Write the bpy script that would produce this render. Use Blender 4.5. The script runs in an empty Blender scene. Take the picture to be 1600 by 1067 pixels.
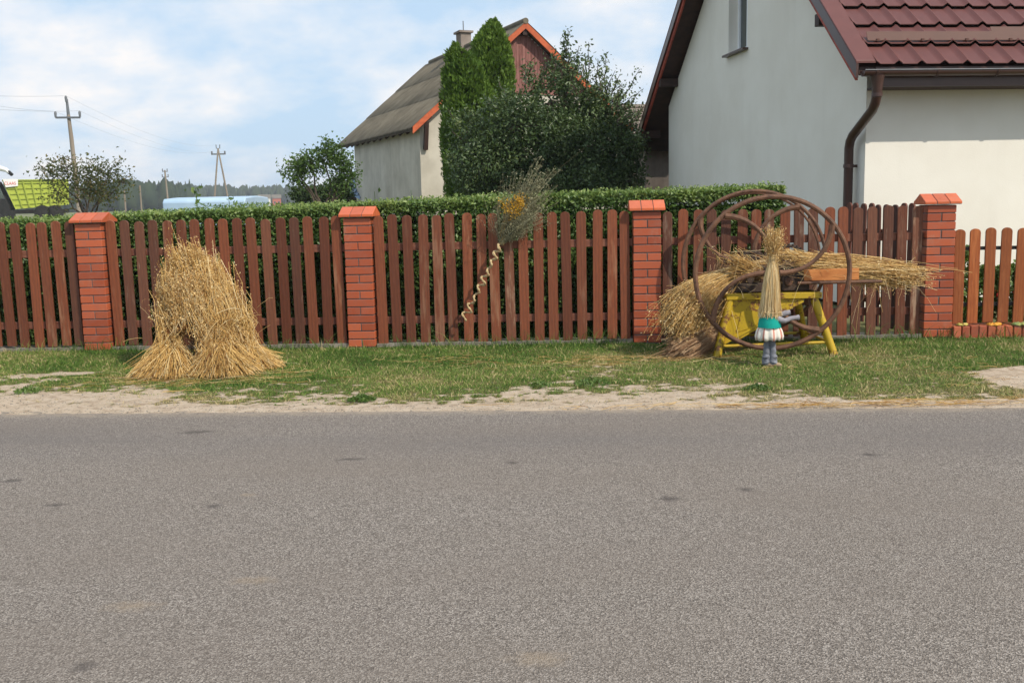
import bpy, bmesh, math, random
import numpy as np
from mathutils import Vector, Matrix

random.seed(7)
RNG = np.random.default_rng(11)
R = math.radians
scene = bpy.context.scene
C = scene.collection

# ------------------------------------------------------------------ camera
PITCH, ROLL, CAM_H = R(8.191), R(-1.3), 1.351
cp, sp, cr, sr = math.cos(PITCH), math.sin(PITCH), math.cos(ROLL), math.sin(ROLL)
_f = Vector((0, cp, -sp)); _u0 = Vector((0, sp, cp)); _x0 = Vector((1, 0, 0))
_X = _x0 * cr + _u0 * sr
_U = _x0 * -sr + _u0 * cr
cam_d = bpy.data.cameras.new('camera')
cam = bpy.data.objects.new('camera', cam_d)
C.objects.link(cam)
cam.matrix_world = Matrix(((_X.x, _U.x, -_f.x, 0), (_X.y, _U.y, -_f.y, 0), (_X.z, _U.z, -_f.z, CAM_H), (0, 0, 0, 1)))
cam_d.sensor_width = 36.0
cam_d.lens = 36.0 * 1562.0 / 1600.0
cam_d.clip_start = 0.05
cam_d.clip_end = 6000
scene.camera = cam

def at(px, py, Y):
    """point of the world seen at (px, py) of the 1600x1067 photograph, at distance Y"""
    d = _f + _X * ((px - 800) / 1562.0) + _U * ((533.5 - py) / 1562.0)
    t = Y / d.y
    return Vector((d.x * t, Y, CAM_H + d.z * t))

# ------------------------------------------------------------------ world, sun, exposure
SUN = Vector((1.1, -1.0, 1.35)).normalized()
elev = math.asin(SUN.z)
world = bpy.data.worlds.new('World')
scene.world = world
world.use_nodes = True
wn = world.node_tree.nodes; wl = world.node_tree.links
wn.clear()
w_out = wn.new('ShaderNodeOutputWorld')
sky = wn.new('ShaderNodeTexSky')
sky.sky_type = 'NISHITA'
sky.sun_disc = False
sky.sun_elevation = elev
sky.sun_rotation = math.atan2(SUN.x, SUN.y)
sky.air_density = 1.0
sky.dust_density = 2.2
sky.ozone_density = 1.0
bg1 = wn.new('ShaderNodeBackground'); bg1.inputs['Strength'].default_value = 0.10
wl.new(sky.outputs[0], bg1.inputs[0])
bg2 = wn.new('ShaderNodeBackground'); bg2.inputs['Strength'].default_value = 1.0
tc = wn.new('ShaderNodeTexCoord')
sep = wn.new('ShaderNodeSeparateXYZ'); wl.new(tc.outputs['Generated'], sep.inputs[0])
def wmath(op, a, b=None, clamp=False):
    n = wn.new('ShaderNodeMath'); n.operation = op; n.use_clamp = clamp
    for i, v in enumerate((a, b)):
        if v is None: continue
        if isinstance(v, (int, float)): n.inputs[i].default_value = v
        else: wl.new(v, n.inputs[i])
    return n.outputs[0]
zc = wmath('MAXIMUM', sep.outputs[2], 0.0)
den = wmath('ADD', zc, 0.42)
cx_ = wmath('DIVIDE', sep.outputs[0], den)
cy_ = wmath('DIVIDE', sep.outputs[1], den)
cmb = wn.new('ShaderNodeCombineXYZ'); wl.new(cx_, cmb.inputs[0]); wl.new(cy_, cmb.inputs[1])
n1 = wn.new('ShaderNodeTexNoise'); n1.inputs['Scale'].default_value = 3.6; n1.inputs['Detail'].default_value = 8; n1.inputs['Roughness'].default_value = 0.55
wl.new(cmb.outputs[0], n1.inputs['Vector'])
n2 = wn.new('ShaderNodeTexNoise'); n2.inputs['Scale'].default_value = 1.5; n2.inputs['Detail'].default_value = 4
wl.new(cmb.outputs[0], n2.inputs['Vector'])
c1 = wmath('ADD', wmath('MULTIPLY', n1.outputs[0], 0.65), wmath('MULTIPLY', n2.outputs[0], 0.35))
rampc = wn.new('ShaderNodeValToRGB')
rampc.color_ramp.elements[0].position = 0.44; rampc.color_ramp.elements[0].color = (0.80, 0.80, 0.80, 1)
rampc.color_ramp.elements[1].position = 0.62; rampc.color_ramp.elements[1].color = (0.98, 0.98, 0.98, 1)
wl.new(c1, rampc.inputs[0])
# thin milky haze towards the horizon
hz = wmath('SUBTRACT', 1.0, wmath('MULTIPLY', zc, 2.6), clamp=True)
hz2 = wmath('MULTIPLY', wmath('POWER', hz, 2.0), 0.55)
fac = wmath('MAXIMUM', rampc.outputs[0], hz2, clamp=True)
ccol = wn.new('ShaderNodeMix'); ccol.data_type = 'RGBA'
wl.new(wmath('MULTIPLY', wmath('SUBTRACT', c1, 0.44), 5.5, clamp=True), ccol.inputs[0])
ccol.inputs[6].default_value = (0.58, 0.78, 1.0, 1)
ccol.inputs[7].default_value = (1.0, 0.965, 0.945, 1)
wl.new(ccol.outputs[2], bg2.inputs[0])
wmix = wn.new('ShaderNodeMixShader')
wl.new(fac, wmix.inputs[0]); wl.new(bg1.outputs[0], wmix.inputs[1]); wl.new(bg2.outputs[0], wmix.inputs[2])
wl.new(wmix.outputs[0], w_out.inputs[0])

sun_d = bpy.data.lights.new('sun', 'SUN')
sun_d.energy = 3.8
sun_d.angle = R(0.55)
sun_d.color = (1.0, 0.92, 0.79)
sun = bpy.data.objects.new('sun', sun_d)
C.objects.link(sun)
sun.rotation_euler = SUN.to_track_quat('Z', 'Y').to_euler()

scene.view_settings.view_transform = 'Standard'
scene.view_settings.look = 'None'
scene.view_settings.exposure = 0.08
scene.view_settings.gamma = 1.0
scene.view_settings.use_curve_mapping = False
scene.render.engine = 'CYCLES'
scene.cycles.max_bounces = 6
scene.cycles.transparent_max_bounces = 8

# ------------------------------------------------------------------ materials
def lin(c):
    return tuple(((v / 255) / 12.92 if v / 255 <= 0.04045 else ((v / 255 + 0.055) / 1.055) ** 2.4) for v in c)

class NT:
    def __init__(s, name):
        s.m = bpy.data.materials.new(name); s.m.use_nodes = True
        s.n = s.m.node_tree.nodes; s.l = s.m.node_tree.links; s.n.clear()
        s.out = s.n.new('ShaderNodeOutputMaterial')
        s.b = s.n.new('ShaderNodeBsdfPrincipled'); s.l.new(s.b.outputs[0], s.out.inputs[0])
    def put(s, sock, v):
        if isinstance(v, (int, float)): sock.default_value = v
        elif isinstance(v, tuple): sock.default_value = (*v, 1) if (len(v) == 3 and sock.type == 'RGBA') else v
        else: s.l.new(v, sock)
    def coord(s, which='Object', scale=(1, 1, 1)):
        t = s.n.new('ShaderNodeTexCoord')
        if which == 'World':
            g = s.n.new('ShaderNodeNewGeometry'); o = g.outputs['Position']
        else: o = t.outputs[which]
        mp = s.n.new('ShaderNodeMapping'); mp.inputs['Scale'].default_value = scale
        s.l.new(o, mp.inputs[0]); return mp.outputs[0]
    def noise(s, vec, scale, detail=4, rough=0.55, dist=0):
        n = s.n.new('ShaderNodeTexNoise'); s.l.new(vec, n.inputs['Vector'])
        n.inputs['Scale'].default_value = scale; n.inputs['Detail'].default_value = detail
        n.inputs['Roughness'].default_value = rough; n.inputs['Distortion'].default_value = dist
        return n.outputs[0]
    def voro(s, vec, scale, out='Color'):
        n = s.n.new('ShaderNodeTexVoronoi'); s.l.new(vec, n.inputs['Vector'])
        n.inputs['Scale'].default_value = scale
        return n.outputs[out]
    def math(s, op, a, b=None, c=None, clamp=False):
        n = s.n.new('ShaderNodeMath'); n.operation = op; n.use_clamp = clamp
        for i, v in enumerate((a, b, c)):
            if v is not None: s.put(n.inputs[i], v)
        return n.outputs[0]
    def ramp(s, f, stops):
        r = s.n.new('ShaderNodeValToRGB'); e = r.color_ramp.elements
        while len(e) < len(stops): e.new(0.5)
        for el, (p, c) in zip(e, stops):
            el.position = p; el.color = (*c, 1) if isinstance(c, tuple) else (c, c, c, 1)
        s.put(r.inputs[0], f); return r.outputs[0]
    def mix(s, f, a, b, mode='MIX'):
        m = s.n.new('ShaderNodeMix'); m.data_type = 'RGBA'; m.blend_type = mode
        s.put(m.inputs[0], f); s.put(m.inputs[6], a); s.put(m.inputs[7], b); return m.outputs[2]
    def attr(s, name):
        a = s.n.new('ShaderNodeAttribute'); a.attribute_name = name; return a.outputs['Fac']
    def rnd(s):
        return s.n.new('ShaderNodeObjectInfo').outputs['Random']
    def bump(s, h, strength=0.3, dist=0.01):
        b = s.n.new('ShaderNodeBump'); b.inputs['Strength'].default_value = strength
        b.inputs['Distance'].default_value = dist; s.l.new(h, b.inputs['Height'])
        s.l.new(b.outputs[0], s.b.inputs['Normal']); return b.outputs[0]
    def fin(s, col, rough=0.7, spec=0.3, metal=0.0):
        s.put(s.b.inputs['Base Color'], col); s.put(s.b.inputs['Roughness'], rough)
        s.b.inputs['Specular IOR Level'].default_value = spec
        s.b.inputs['Metallic'].default_value = metal
        return s.m

def m_plain(name, c1, c2, scale=8, rough=0.6, bump=0.15, spec=0.3, metal=0, coord='Object', bscale=None, stretch=(1, 1, 1)):
    t = NT(name); v = t.coord(coord, stretch)
    f = t.noise(v, scale, 6, 0.6)
    f2 = t.noise(v, scale * 0.23, 3)
    ff = t.math('ADD', t.math('MULTIPLY', f, 0.6), t.math('MULTIPLY', f2, 0.4))
    col = t.ramp(ff, [(0.36, c1), (0.64, c2)])
    if bump: t.bump(t.noise(v, bscale or scale * 4, 4), bump, 0.004)
    return t.fin(col, rough, spec, metal)

def m_foliage(name, stops, trans=0.25, rough=0.55, spec=0.25, scale=2.0):
    t = NT(name); v = t.attr('v')
    w = t.noise(t.coord('World'), scale, 3)
    f = t.math('ADD', t.math('MULTIPLY', v, 0.65), t.math('MULTIPLY', t.math('SUBTRACT', w, 0.32), 0.95), clamp=True)
    col = t.ramp(f, stops)
    t.fin(col, rough, spec)
    tr = t.n.new('ShaderNodeBsdfTranslucent'); t.put(tr.inputs[0], t.mix(0.5, col, (0.25, 0.35, 0.05), 'MIX'))
    mx = t.n.new('ShaderNodeMixShader'); mx.inputs[0].default_value = trans
    t.l.new(t.b.outputs[0], mx.inputs[1]); t.l.new(tr.outputs[0], mx.inputs[2]); t.l.new(mx.outputs[0], t.out.inputs[0])
    return t.m

M = {}
# asphalt: crushed stone grains, tyre lanes, patches, oil spots
def m_asphalt():
    t = NT('asphalt'); v = t.coord('World')
    grain = t.voro(v, 200)
    g2 = t.noise(v, 260, 3, 0.7)
    sepc = t.n.new('ShaderNodeSeparateColor'); t.l.new(grain, sepc.inputs[0])
    g = t.math('ADD', t.math('MULTIPLY', sepc.outputs[0], 0.55), t.math('MULTIPLY', g2, 0.45))
    col = t.ramp(g, [(0.18, (0.070, 0.058, 0.050)), (0.42, (0.185, 0.158, 0.136)), (0.60, (0.255, 0.220, 0.190)), (0.82, (0.46, 0.41, 0.365))])
    big = t.noise(t.coord('World', (0.35, 1.0, 1)), 1.3, 5, 0.6)
    col = t.mix(t.ramp(big, [(0.36, 0.0), (0.66, 0.42)]), col, (0.21, 0.174, 0.145))
    # smoother, greyer wheel lane along the far side
    sx = t.n.new('ShaderNodeSeparateXYZ'); t.l.new(v, sx.inputs[0])
    yy = t.math('ADD', sx.outputs[1], t.math('MULTIPLY', sx.outputs[0], 0.075))
    lane = t.math('SUBTRACT', 1.0, t.math('MULTIPLY', t.math('ABSOLUTE', t.math('SUBTRACT', yy, 5.75)), 1.5), clamp=True)
    lane = t.math('MULTIPLY', lane, t.ramp(t.noise(t.coord('World', (0.3, 1.2, 1)), 1.6, 3), [(0.3, 0.25), (0.6, 1.0)]))
    col = t.mix(t.math('MULTIPLY', lane, 0.42), col, (0.135, 0.125, 0.125))
    # own marks: dark and pale spots
    spots = [(-2.62, 5.07, .07, .035, 0), (-1.98, 6.10, .16, .05, 0), (-2.2, 4.62, .06, .03, 0), (-0.9, 5.35, .10, .03, 0), (-0.02, 5.2, .05, .03, 0), (0.72, 4.5, .07, .04, 0),
             (-1.42, 4.55, .05, .03, 0), (-1.35, 2.92, .05, .035, 0), (1.1, 4.62, .05, .03, 0), (1.9, 5.2, .06, .03, 0),
             (-1.36, 3.38, .13, .045, 1), (-1.0, 3.6, .11, .04, 1), (0.06, 2.9, .12, .045, 1), (-1.3, 4.72, .06, .03, 1), (1.9, 3.1, .1, .05, 1)]
    wob = t.n.new('ShaderNodeTexNoise'); wob.inputs['Scale'].default_value = 25
    t.l.new(v, wob.inputs['Vector'])
    for (x, y, rx, ry, kind) in spots:
        mp = t.n.new('ShaderNodeMapping')
        ry *= 1.15; rx *= 0.85; mp.inputs['Location'].default_value = (-x / rx, -y / ry, 0); mp.inputs['Scale'].default_value = (1 / rx, 1 / ry, 0)
        t.l.new(v, mp.inputs[0])
        ln = t.n.new('ShaderNodeVectorMath'); ln.operation = 'LENGTH'; t.l.new(mp.outputs[0], ln.inputs[0])
        d = t.math('ADD', ln.outputs['Value'], t.math('MULTIPLY', t.math('SUBTRACT', wob.outputs[0], 0.5), 1.6))
        f = t.math('MULTIPLY', t.math('SUBTRACT', 1.15, d, clamp=True), 0.8 if kind == 0 else 0.45, clamp=True)
        col = t.mix(f, col, (0.085, 0.072, 0.066) if kind == 0 else (0.34, 0.26, 0.18))
    # sand blown onto the edge
    edge = t.math('MULTIPLY', t.math('SUBTRACT', yy, 6.36), 6.0, clamp=True)
    ef = t.math('MULTIPLY', edge, t.ramp(t.noise(v, 9, 5, 0.7), [(0.35, 0.05), (0.65, 0.9)]))
    col = t.mix(ef, col, (0.42, 0.34, 0.25))
    h = t.math('ADD', t.voro(v, 200, 'Distance'), t.math('MULTIPLY', g2, 0.6))
    t.bump(h, 0.75, 0.006)
    return t.fin(col, 0.85, 0.22)
M['asphalt'] = m_asphalt()

def m_verge():
    t = NT('verge_soil'); v = t.coord('World')
    g = t.attr('grass')
    n = t.noise(v, 14, 6, 0.65); fine = t.noise(v, 160, 3, 0.7)
    sand = t.ramp(n, [(0.32, (0.36, 0.27, 0.19)), (0.48, (0.54, 0.425, 0.315)), (0.68, (0.64, 0.525, 0.405))])
    sand = t.mix(t.ramp(fine, [(0.35, 0.45), (0.6, 0.0)]), sand, (0.28, 0.22, 0.16))
    thatch = t.ramp(t.noise(v, 60, 4, 0.7), [(0.35, (0.07, 0.065, 0.03)), (0.6, (0.17, 0.15, 0.06)), (0.75, (0.30, 0.25, 0.12))])
    f = t.math('ADD', g, t.math('MULTIPLY', t.math('SUBTRACT', t.noise(v, 22, 5, 0.7), 0.5), 0.9))
    col = t.mix(t.ramp(f, [(0.30, 0.0), (0.55, 1.0)]), sand, thatch)
    t.bump(t.math('ADD', t.noise(v, 40, 6, 0.7), t.math('MULTIPLY', fine, 0.4)), 0.7, 0.02)
    return t.fin(col, 0.95, 0.1)
M['verge'] = m_verge()
M['soil'] = m_plain('garden_soil', (0.09, 0.085, 0.04), (0.17, 0.17, 0.07), 3, 0.95, 0.4, 0.1, coord='World')
M['field'] = m_plain('field_green', (0.10, 0.12, 0.05), (0.20, 0.20, 0.10), 0.05, 0.95, 0, 0.1, coord='World')
M['concrete'] = m_plain('old_concrete', (0.13, 0.115, 0.09), (0.31, 0.28, 0.235), 14, 0.9, 0.6, 0.2, coord='World')
M['grass'] = m_foliage('grass_blades', [(0.0, (0.05, 0.095, 0.018)), (0.35, (0.105, 0.17, 0.035)), (0.58, (0.20, 0.24, 0.07)), (0.78, (0.38, 0.32, 0.15)), (1.0, (0.50, 0.40, 0.22))], 0.2, 0.6, 0.2, 3.0)
def m_grass():
    t = NT('verge_grass'); v = t.attr('v')
    col = t.ramp(v, [(0.0, (0.060, 0.130, 0.022)), (0.35, (0.135, 0.235, 0.042)), (0.55, (0.24, 0.31, 0.075)), (0.72, (0.42, 0.35, 0.15)), (1.0, (0.58, 0.46, 0.25))])
    t.fin(col, 0.6, 0.2)
    tr = t.n.new('ShaderNodeBsdfTranslucent'); t.put(tr.inputs[0], col)
    mx = t.n.new('ShaderNodeMixShader'); mx.inputs[0].default_value = 0.25
    t.l.new(t.b.outputs[0], mx.inputs[1]); t.l.new(tr.outputs[0], mx.inputs[2]); t.l.new(mx.outputs[0], t.out.inputs[0])
    return t.m
M['vgrass'] = m_grass()

def m_brick(name, cols):
    t = NT(name); v = t.coord('World')
    c = t.ramp(t.rnd(), [(0.0, cols[0]), (0.5, cols[1]), (1.0, cols[2])])
    n = t.noise(v, 16, 5, 0.65)
    c = t.mix(t.ramp(n, [(0.42, 0.0), (0.75, 0.6)]), c, cols[3])
    c = t.mix(t.ramp(t.noise(v, 5, 6, 0.75), [(0.56, 0.0), (0.70, 0.45)]), c, (0.36, 0.22, 0.16))
    c = t.mix(1.0, c, t.ramp(t.math('FRACT', t.math('MULTIPLY', t.rnd(), 7.7)), [(0.0, (0.80, 0.78, 0.78)), (1.0, (1.12, 1.10, 1.08))]), 'MULTIPLY')
    c = t.mix(t.ramp(t.noise(v, 90, 3, 0.7), [(0.60, 0.0), (0.78, 0.5)]), c, (0.18, 0.07, 0.045))
    t.bump(t.noise(v, 120, 3), 0.15, 0.002)
    return t.fin(c, t.ramp(n, [(0.3, 0.32), (0.7, 0.55)]), 0.4)
M['brick'] = m_brick('clinker_brick', [(0.34, 0.072, 0.030), (0.42, 0.094, 0.038), (0.48, 0.118, 0.048), (0.33, 0.11, 0.07)])
M['cap_brick'] = m_brick('glazed_cap_brick', [(0.52, 0.112, 0.040), (0.59, 0.130, 0.046), (0.63, 0.15, 0.055), (0.42, 0.12, 0.06)])
M['kerb_brick'] = m_brick('kerb_brick', [(0.34, 0.085, 0.045), (0.46, 0.115, 0.05), (0.52, 0.16, 0.08), (0.24, 0.10, 0.07)])
M['mortar'] = m_plain('grey_mortar', (0.10, 0.09, 0.085), (0.20, 0.18, 0.17), 40, 0.95, 0.4, 0.1, coord='World')

def m_wood(name, base, dark, worn, amt):
    t = NT(name); rn = t.rnd()
    off = t.n.new('ShaderNodeCombineXYZ')
    t.put(off.inputs[0], t.math('MULTIPLY', rn, 37.0)); t.put(off.inputs[2], t.math('MULTIPLY', rn, 91.0))
    tcn = t.n.new('ShaderNodeTexCoord'); ad = t.n.new('ShaderNodeVectorMath'); ad.operation = 'ADD'
    t.l.new(tcn.outputs['Object'], ad.inputs[0]); t.l.new(off.outputs[0], ad.inputs[1])
    mp = t.n.new('ShaderNodeMapping'); mp.inputs['Scale'].default_value = (9, 9, 0.7); t.l.new(ad.outputs[0], mp.inputs[0])
    w = t.n.new('ShaderNodeTexWave'); w.wave_type = 'RINGS'; w.rings_direction = 'Y'
    w.inputs['Scale'].default_value = 1.1; w.inputs['Distortion'].default_value = 5.0; w.inputs['Detail'].default_value = 3; w.inputs['Detail Scale'].default_value = 1.2
    t.l.new(mp.outputs[0], w.inputs[0])
    mp2 = t.n.new('ShaderNodeMapping'); mp2.inputs['Scale'].default_value = (1, 1, 0.12); t.l.new(ad.outputs[0], mp2.inputs[0])
    fib = t.noise(mp2.outputs[0], 90, 4, 0.7)
    c = t.mix(t.math('MULTIPLY', w.outputs['Fac'], 0.34), base, dark)
    c = t.mix(t.ramp(fib, [(0.40, 0.0), (0.66, 0.55)]), c, dark)
    wear = t.noise(mp2.outputs[0], 16, 6, 0.72)
    thr = t.math('SUBTRACT', wear, t.math('MULTIPLY', t.math('SUBTRACT', rn, 0.5), 0.16))
    c = t.mix(t.math('MULTIPLY', t.ramp(thr, [(0.56, 0.0), (0.66, 1.0)]), amt), c, worn)
    tint = t.ramp(t.math('FRACT', t.math('MULTIPLY', rn, 17.3)), [(0.0, (0.62, 0.60, 0.62)), (0.5, (0.95, 0.95, 0.95)), (1.0, (1.24, 1.16, 1.06))])
    c = t.mix(1.0, c, tint, 'MULTIPLY')
    t.bump(t.math('ADD', fib, t.math('MULTIPLY', w.outputs['Fac'], 0.5)), 0.5, 0.003)
    return t.fin(c, 0.6, 0.3)
M['picket'] = m_wood('stained_picket_wood', (0.215, 0.066, 0.030), (0.10, 0.034, 0.020), (0.32, 0.18, 0.11), 0.5)
M['picket_worn'] = m_wood('weathered_picket_wood', (0.185, 0.072, 0.040), (0.09, 0.038, 0.026), (0.34, 0.24, 0.17), 0.8)
M['picket_new'] = m_wood('fresh_picket_wood', (0.31, 0.092, 0.026), (0.19, 0.050, 0.018), (0.46, 0.17, 0.06), 0.45)
M['picket_dark'] = m_wood('dark_picket_wood', (0.12, 0.038, 0.024), (0.06, 0.022, 0.016), (0.2, 0.1, 0.07), 0.4)
M['rail'] = m_plain('rail_wood', (0.11, 0.035, 0.022), (0.26, 0.11, 0.07), 12, 0.7, 0.3, 0.2, stretch=(0.2, 1, 1))
M['black_metal'] = m_plain('black_metal', (0.012, 0.012, 0.012), (0.03, 0.028, 0.026), 20, 0.5, 0.1, 0.4)
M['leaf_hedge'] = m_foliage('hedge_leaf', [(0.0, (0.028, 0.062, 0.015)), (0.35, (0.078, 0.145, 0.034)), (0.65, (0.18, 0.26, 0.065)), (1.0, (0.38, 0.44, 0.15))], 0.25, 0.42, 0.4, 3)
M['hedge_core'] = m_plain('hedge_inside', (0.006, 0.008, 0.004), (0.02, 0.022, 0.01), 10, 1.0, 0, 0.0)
M['leaf_pear'] = m_foliage('pear_leaf', [(0.0, (0.020, 0.038, 0.013)), (0.4, (0.052, 0.090, 0.028)), (0.75, (0.12, 0.165, 0.058)), (1.0, (0.25, 0.28, 0.13))], 0.15, 0.42, 0.4, 0.9)
M['leaf_thuja'] = m_foliage('thuja_spray', [(0.0, (0.028, 0.060, 0.010)), (0.4, (0.080, 0.15, 0.020)), (0.8, (0.16, 0.25, 0.038)), (1.0, (0.24, 0.31, 0.07))], 0.25, 0.6, 0.2, 1.2)
M['leaf_apple'] = m_foliage('apple_leaf', [(0.0, (0.025, 0.055, 0.012)), (0.5, (0.075, 0.14, 0.03)), (1.0, (0.20, 0.28, 0.08))], 0.3, 0.5, 0.3, 1.0)
M['leaf_sparse'] = m_foliage('thin_tree_leaf', [(0.0, (0.03, 0.045, 0.02)), (0.5, (0.085, 0.095, 0.035)), (0.8, (0.20, 0.14, 0.05)), (1.0, (0.30, 0.12, 0.06))], 0.25, 0.6, 0.2, 1.0)
M['leaf_far'] = m_foliage('far_leaf', [(0.0, (0.02, 0.04, 0.015)), (0.5, (0.045, 0.075, 0.025)), (1.0, (0.09, 0.12, 0.04))], 0.1, 0.8, 0.1, 0.05)
M['weed'] = m_foliage('weed_leaf', [(0.0, (0.04, 0.09, 0.02)), (0.5, (0.10, 0.18, 0.04)), (1.0, (0.26, 0.32, 0.11))], 0.3, 0.5, 0.3, 2.0)
M['bark'] = m_plain('bark', (0.04, 0.03, 0.022), (0.13, 0.105, 0.08), 18, 0.9, 0.6, 0.1, stretch=(1, 1, 0.3))
M['forest'] = m_plain('forest_crowns', (0.018, 0.032, 0.020), (0.055, 0.075, 0.035), 0.16, 0.95, 0, 0.05, coord='World')
def m_straw(name, stops, rough=0.5):
    t = NT(name)
    c = t.ramp(t.attr('v'), stops)
    t.fin(c, rough, 0.35)
    tr = t.n.new('ShaderNodeBsdfTranslucent'); t.put(tr.inputs[0], c)
    mx = t.n.new('ShaderNodeMixShader'); mx.inputs[0].default_value = 0.12
    t.l.new(t.b.outputs[0], mx.inputs[1]); t.l.new(tr.outputs[0], mx.inputs[2]); t.l.new(mx.outputs[0], t.out.inputs[0])
    return t.m
M['straw'] = m_straw('golden_straw', [(0.0, (0.24, 0.10, 0.03)), (0.3, (0.56, 0.325, 0.095)), (0.7, (0.80, 0.54, 0.20)), (1.0, (0.93, 0.76, 0.44))])
M['straw_pale'] = m_straw('pale_straw', [(0.0, (0.40, 0.21, 0.08)), (0.4, (0.72, 0.50, 0.21)), (1.0, (0.94, 0.80, 0.52))])
M['straw_brown'] = m_straw('brown_straw', [(0.0, (0.20, 0.10, 0.05)), (0.5, (0.46, 0.27, 0.14)), (1.0, (0.70, 0.50, 0.31))])
M['ear'] = m_straw('oat_ears', [(0.0, (0.36, 0.17, 0.05)), (0.5, (0.72, 0.475, 0.17)), (1.0, (0.92, 0.75, 0.44))])
M['dried_grey'] = m_straw('dried_herb_grey', [(0.0, (0.10, 0.085, 0.045)), (0.5, (0.26, 0.25, 0.14)), (1.0, (0.48, 0.46, 0.30))], 0.8)
M['dried_yellow'] = m_straw('dried_yellow_flower', [(0.0, (0.34, 0.17, 0.01)), (0.6, (0.60, 0.32, 0.015)), (1.0, (0.78, 0.50, 0.05))], 0.7)

def m_paint_rust(name, paint, rust, amt=0.5, scale=9, rough=0.45):
    t = NT(name); v = t.coord('World')
    n = t.noise(v, scale, 7, 0.7); n2 = t.noise(v, scale * 5, 4, 0.7)
    f = t.math('ADD', t.math('MULTIPLY', n, 0.7), t.math('MULTIPLY', n2, 0.3))
    lo = 0.62 - 0.12 * amt
    c = t.mix(t.ramp(t.noise(v, 5, 3), [(0.35, 0.0), (0.7, 0.45)]), paint, tuple(x * 0.72 for x in paint))
    c = t.mix(t.ramp(f, [(lo, 0.0), (lo + 0.05, 1.0)]), c, rust)
    t.bump(n2, 0.3, 0.003)
    return t.fin(c, rough, 0.4)
M['yellow'] = m_paint_rust('yellow_paint', (0.50, 0.335, 0.020), (0.17, 0.07, 0.025), 0.75)
M['rust'] = m_plain('rusty_iron', (0.070, 0.034, 0.022), (0.20, 0.098, 0.055), 22, 0.72, 0.5, 0.35, coord='World')
M['rust_dark'] = m_plain('dark_rusty_iron', (0.022, 0.016, 0.013), (0.09, 0.055, 0.038), 24, 0.7, 0.5, 0.35, coord='World')
M['tray'] = m_plain('orange_painted_board', (0.36, 0.115, 0.03), (0.60, 0.24, 0.075), 14, 0.55, 0.3, 0.3, coord='World', stretch=(0.4, 1, 1))

def m_plaster(name, c1, c2, streak=0.25):
    t = NT(name); v = t.coord('World')
    a = t.noise(v, 1.1, 5, 0.6); s = t.noise(t.coord('World', (5, 5, 0.35)), 1.0, 4, 0.6)
    c = t.ramp(a, [(0.35, c1), (0.65, c2)])
    c = t.mix(t.math('MULTIPLY', t.ramp(s, [(0.5, 0.0), (0.72, 1.0)]), streak), c, tuple(x * 0.72 for x in c1))
    t.bump(t.noise(v, 55, 5, 0.7), 0.25, 0.006)
    return t.fin(c, 0.9, 0.15)
M['white_plaster'] = m_plaster('cream_white_plaster', (0.74, 0.70, 0.62), (0.80, 0.765, 0.69), 0.10)
M['grey_plaster'] = m_plaster('raw_cement_plaster', (0.42, 0.385, 0.32), (0.56, 0.52, 0.44), 0.35)
M['dirty_plaster'] = m_plaster('stained_plaster', (0.20, 0.16, 0.135), (0.36, 0.31, 0.27), 0.6)
def m_tile(name, c, rough):
    t = NT(name); v = t.coord('World'); n = t.noise(v, 7, 5, 0.6)
    col = t.mix(t.ramp(n, [(0.35, 0.0), (0.7, 0.5)]), c, tuple(x * 1.3 for x in c))
    t.bump(t.noise(v, 80, 3), 0.06, 0.002)
    return t.fin(col, rough, 0.45)
M['tile'] = m_tile('maroon_steel_tile', (0.110, 0.034, 0.028), 0.5)
M['flash'] = m_tile('maroon_flashing', (0.118, 0.038, 0.032), 0.55)
M['gutter'] = m_tile('brown_gutter', (0.055, 0.026, 0.020), 0.32)
M['guard'] = m_tile('rust_brown_snow_guard', (0.085, 0.030, 0.020), 0.65)
M['soffit'] = m_plain('dark_soffit_wood', (0.028, 0.015, 0.012), (0.06, 0.028, 0.02), 10, 0.6, 0.2, 0.3)
M['fascia_red'] = m_plain('peeling_red_fascia', (0.20, 0.035, 0.025), (0.44, 0.085, 0.05), 14, 0.6, 0.3, 0.3, coord='World')
M['pvc'] = m_plain('white_window_frame', (0.74, 0.75, 0.78), (0.80, 0.81, 0.83), 6, 0.35, 0, 0.5)
def m_glass():
    t = NT('window_glass'); return t.fin((0.03, 0.04, 0.04), 0.06, 0.8)
M['glass'] = m_glass()
M['eternit'] = m_plain('grey_corrugated_sheet', (0.105, 0.09, 0.066), (0.20, 0.172, 0.128), 2.4, 0.9, 0.5, 0.15, coord='World', bscale=30)
M['oxide_red'] = m_plain('orange_red_board', (0.36, 0.075, 0.028), (0.56, 0.125, 0.045), 8, 0.6, 0.2, 0.3, coord='World')
M['plank_red'] = m_plain('faded_red_planks', (0.15, 0.06, 0.05), (0.33, 0.16, 0.14), 22, 0.8, 0.3, 0.2, coord='World', stretch=(1, 1, 0.15))
M['old_tile'] = m_plain('old_roof_tile', (0.13, 0.105, 0.09), (0.26, 0.215, 0.18), 9, 0.9, 0.8, 0.1, coord='World', bscale=8)
M['blue_roof'] = m_plain('blue_metal_roof', (0.20, 0.30, 0.44), (0.28, 0.39, 0.55), 1.5, 0.4, 0, 0.5, coord='World')
M['blue_film'] = m_plain('pale_blue_film', (0.36, 0.50, 0.66), (0.46, 0.60, 0.74), 1.2, 0.35, 0.1, 0.5, coord='World')
M['pole'] = m_plain('weathered_pole', (0.20, 0.165, 0.13), (0.34, 0.29, 0.24), 3, 0.9, 0.2, 0.2, stretch=(1, 1, 0.1))
M['steel'] = m_plain('galvanised_steel', (0.10, 0.11, 0.12), (0.17, 0.18, 0.20), 8, 0.5, 0, 0.4)
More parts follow.
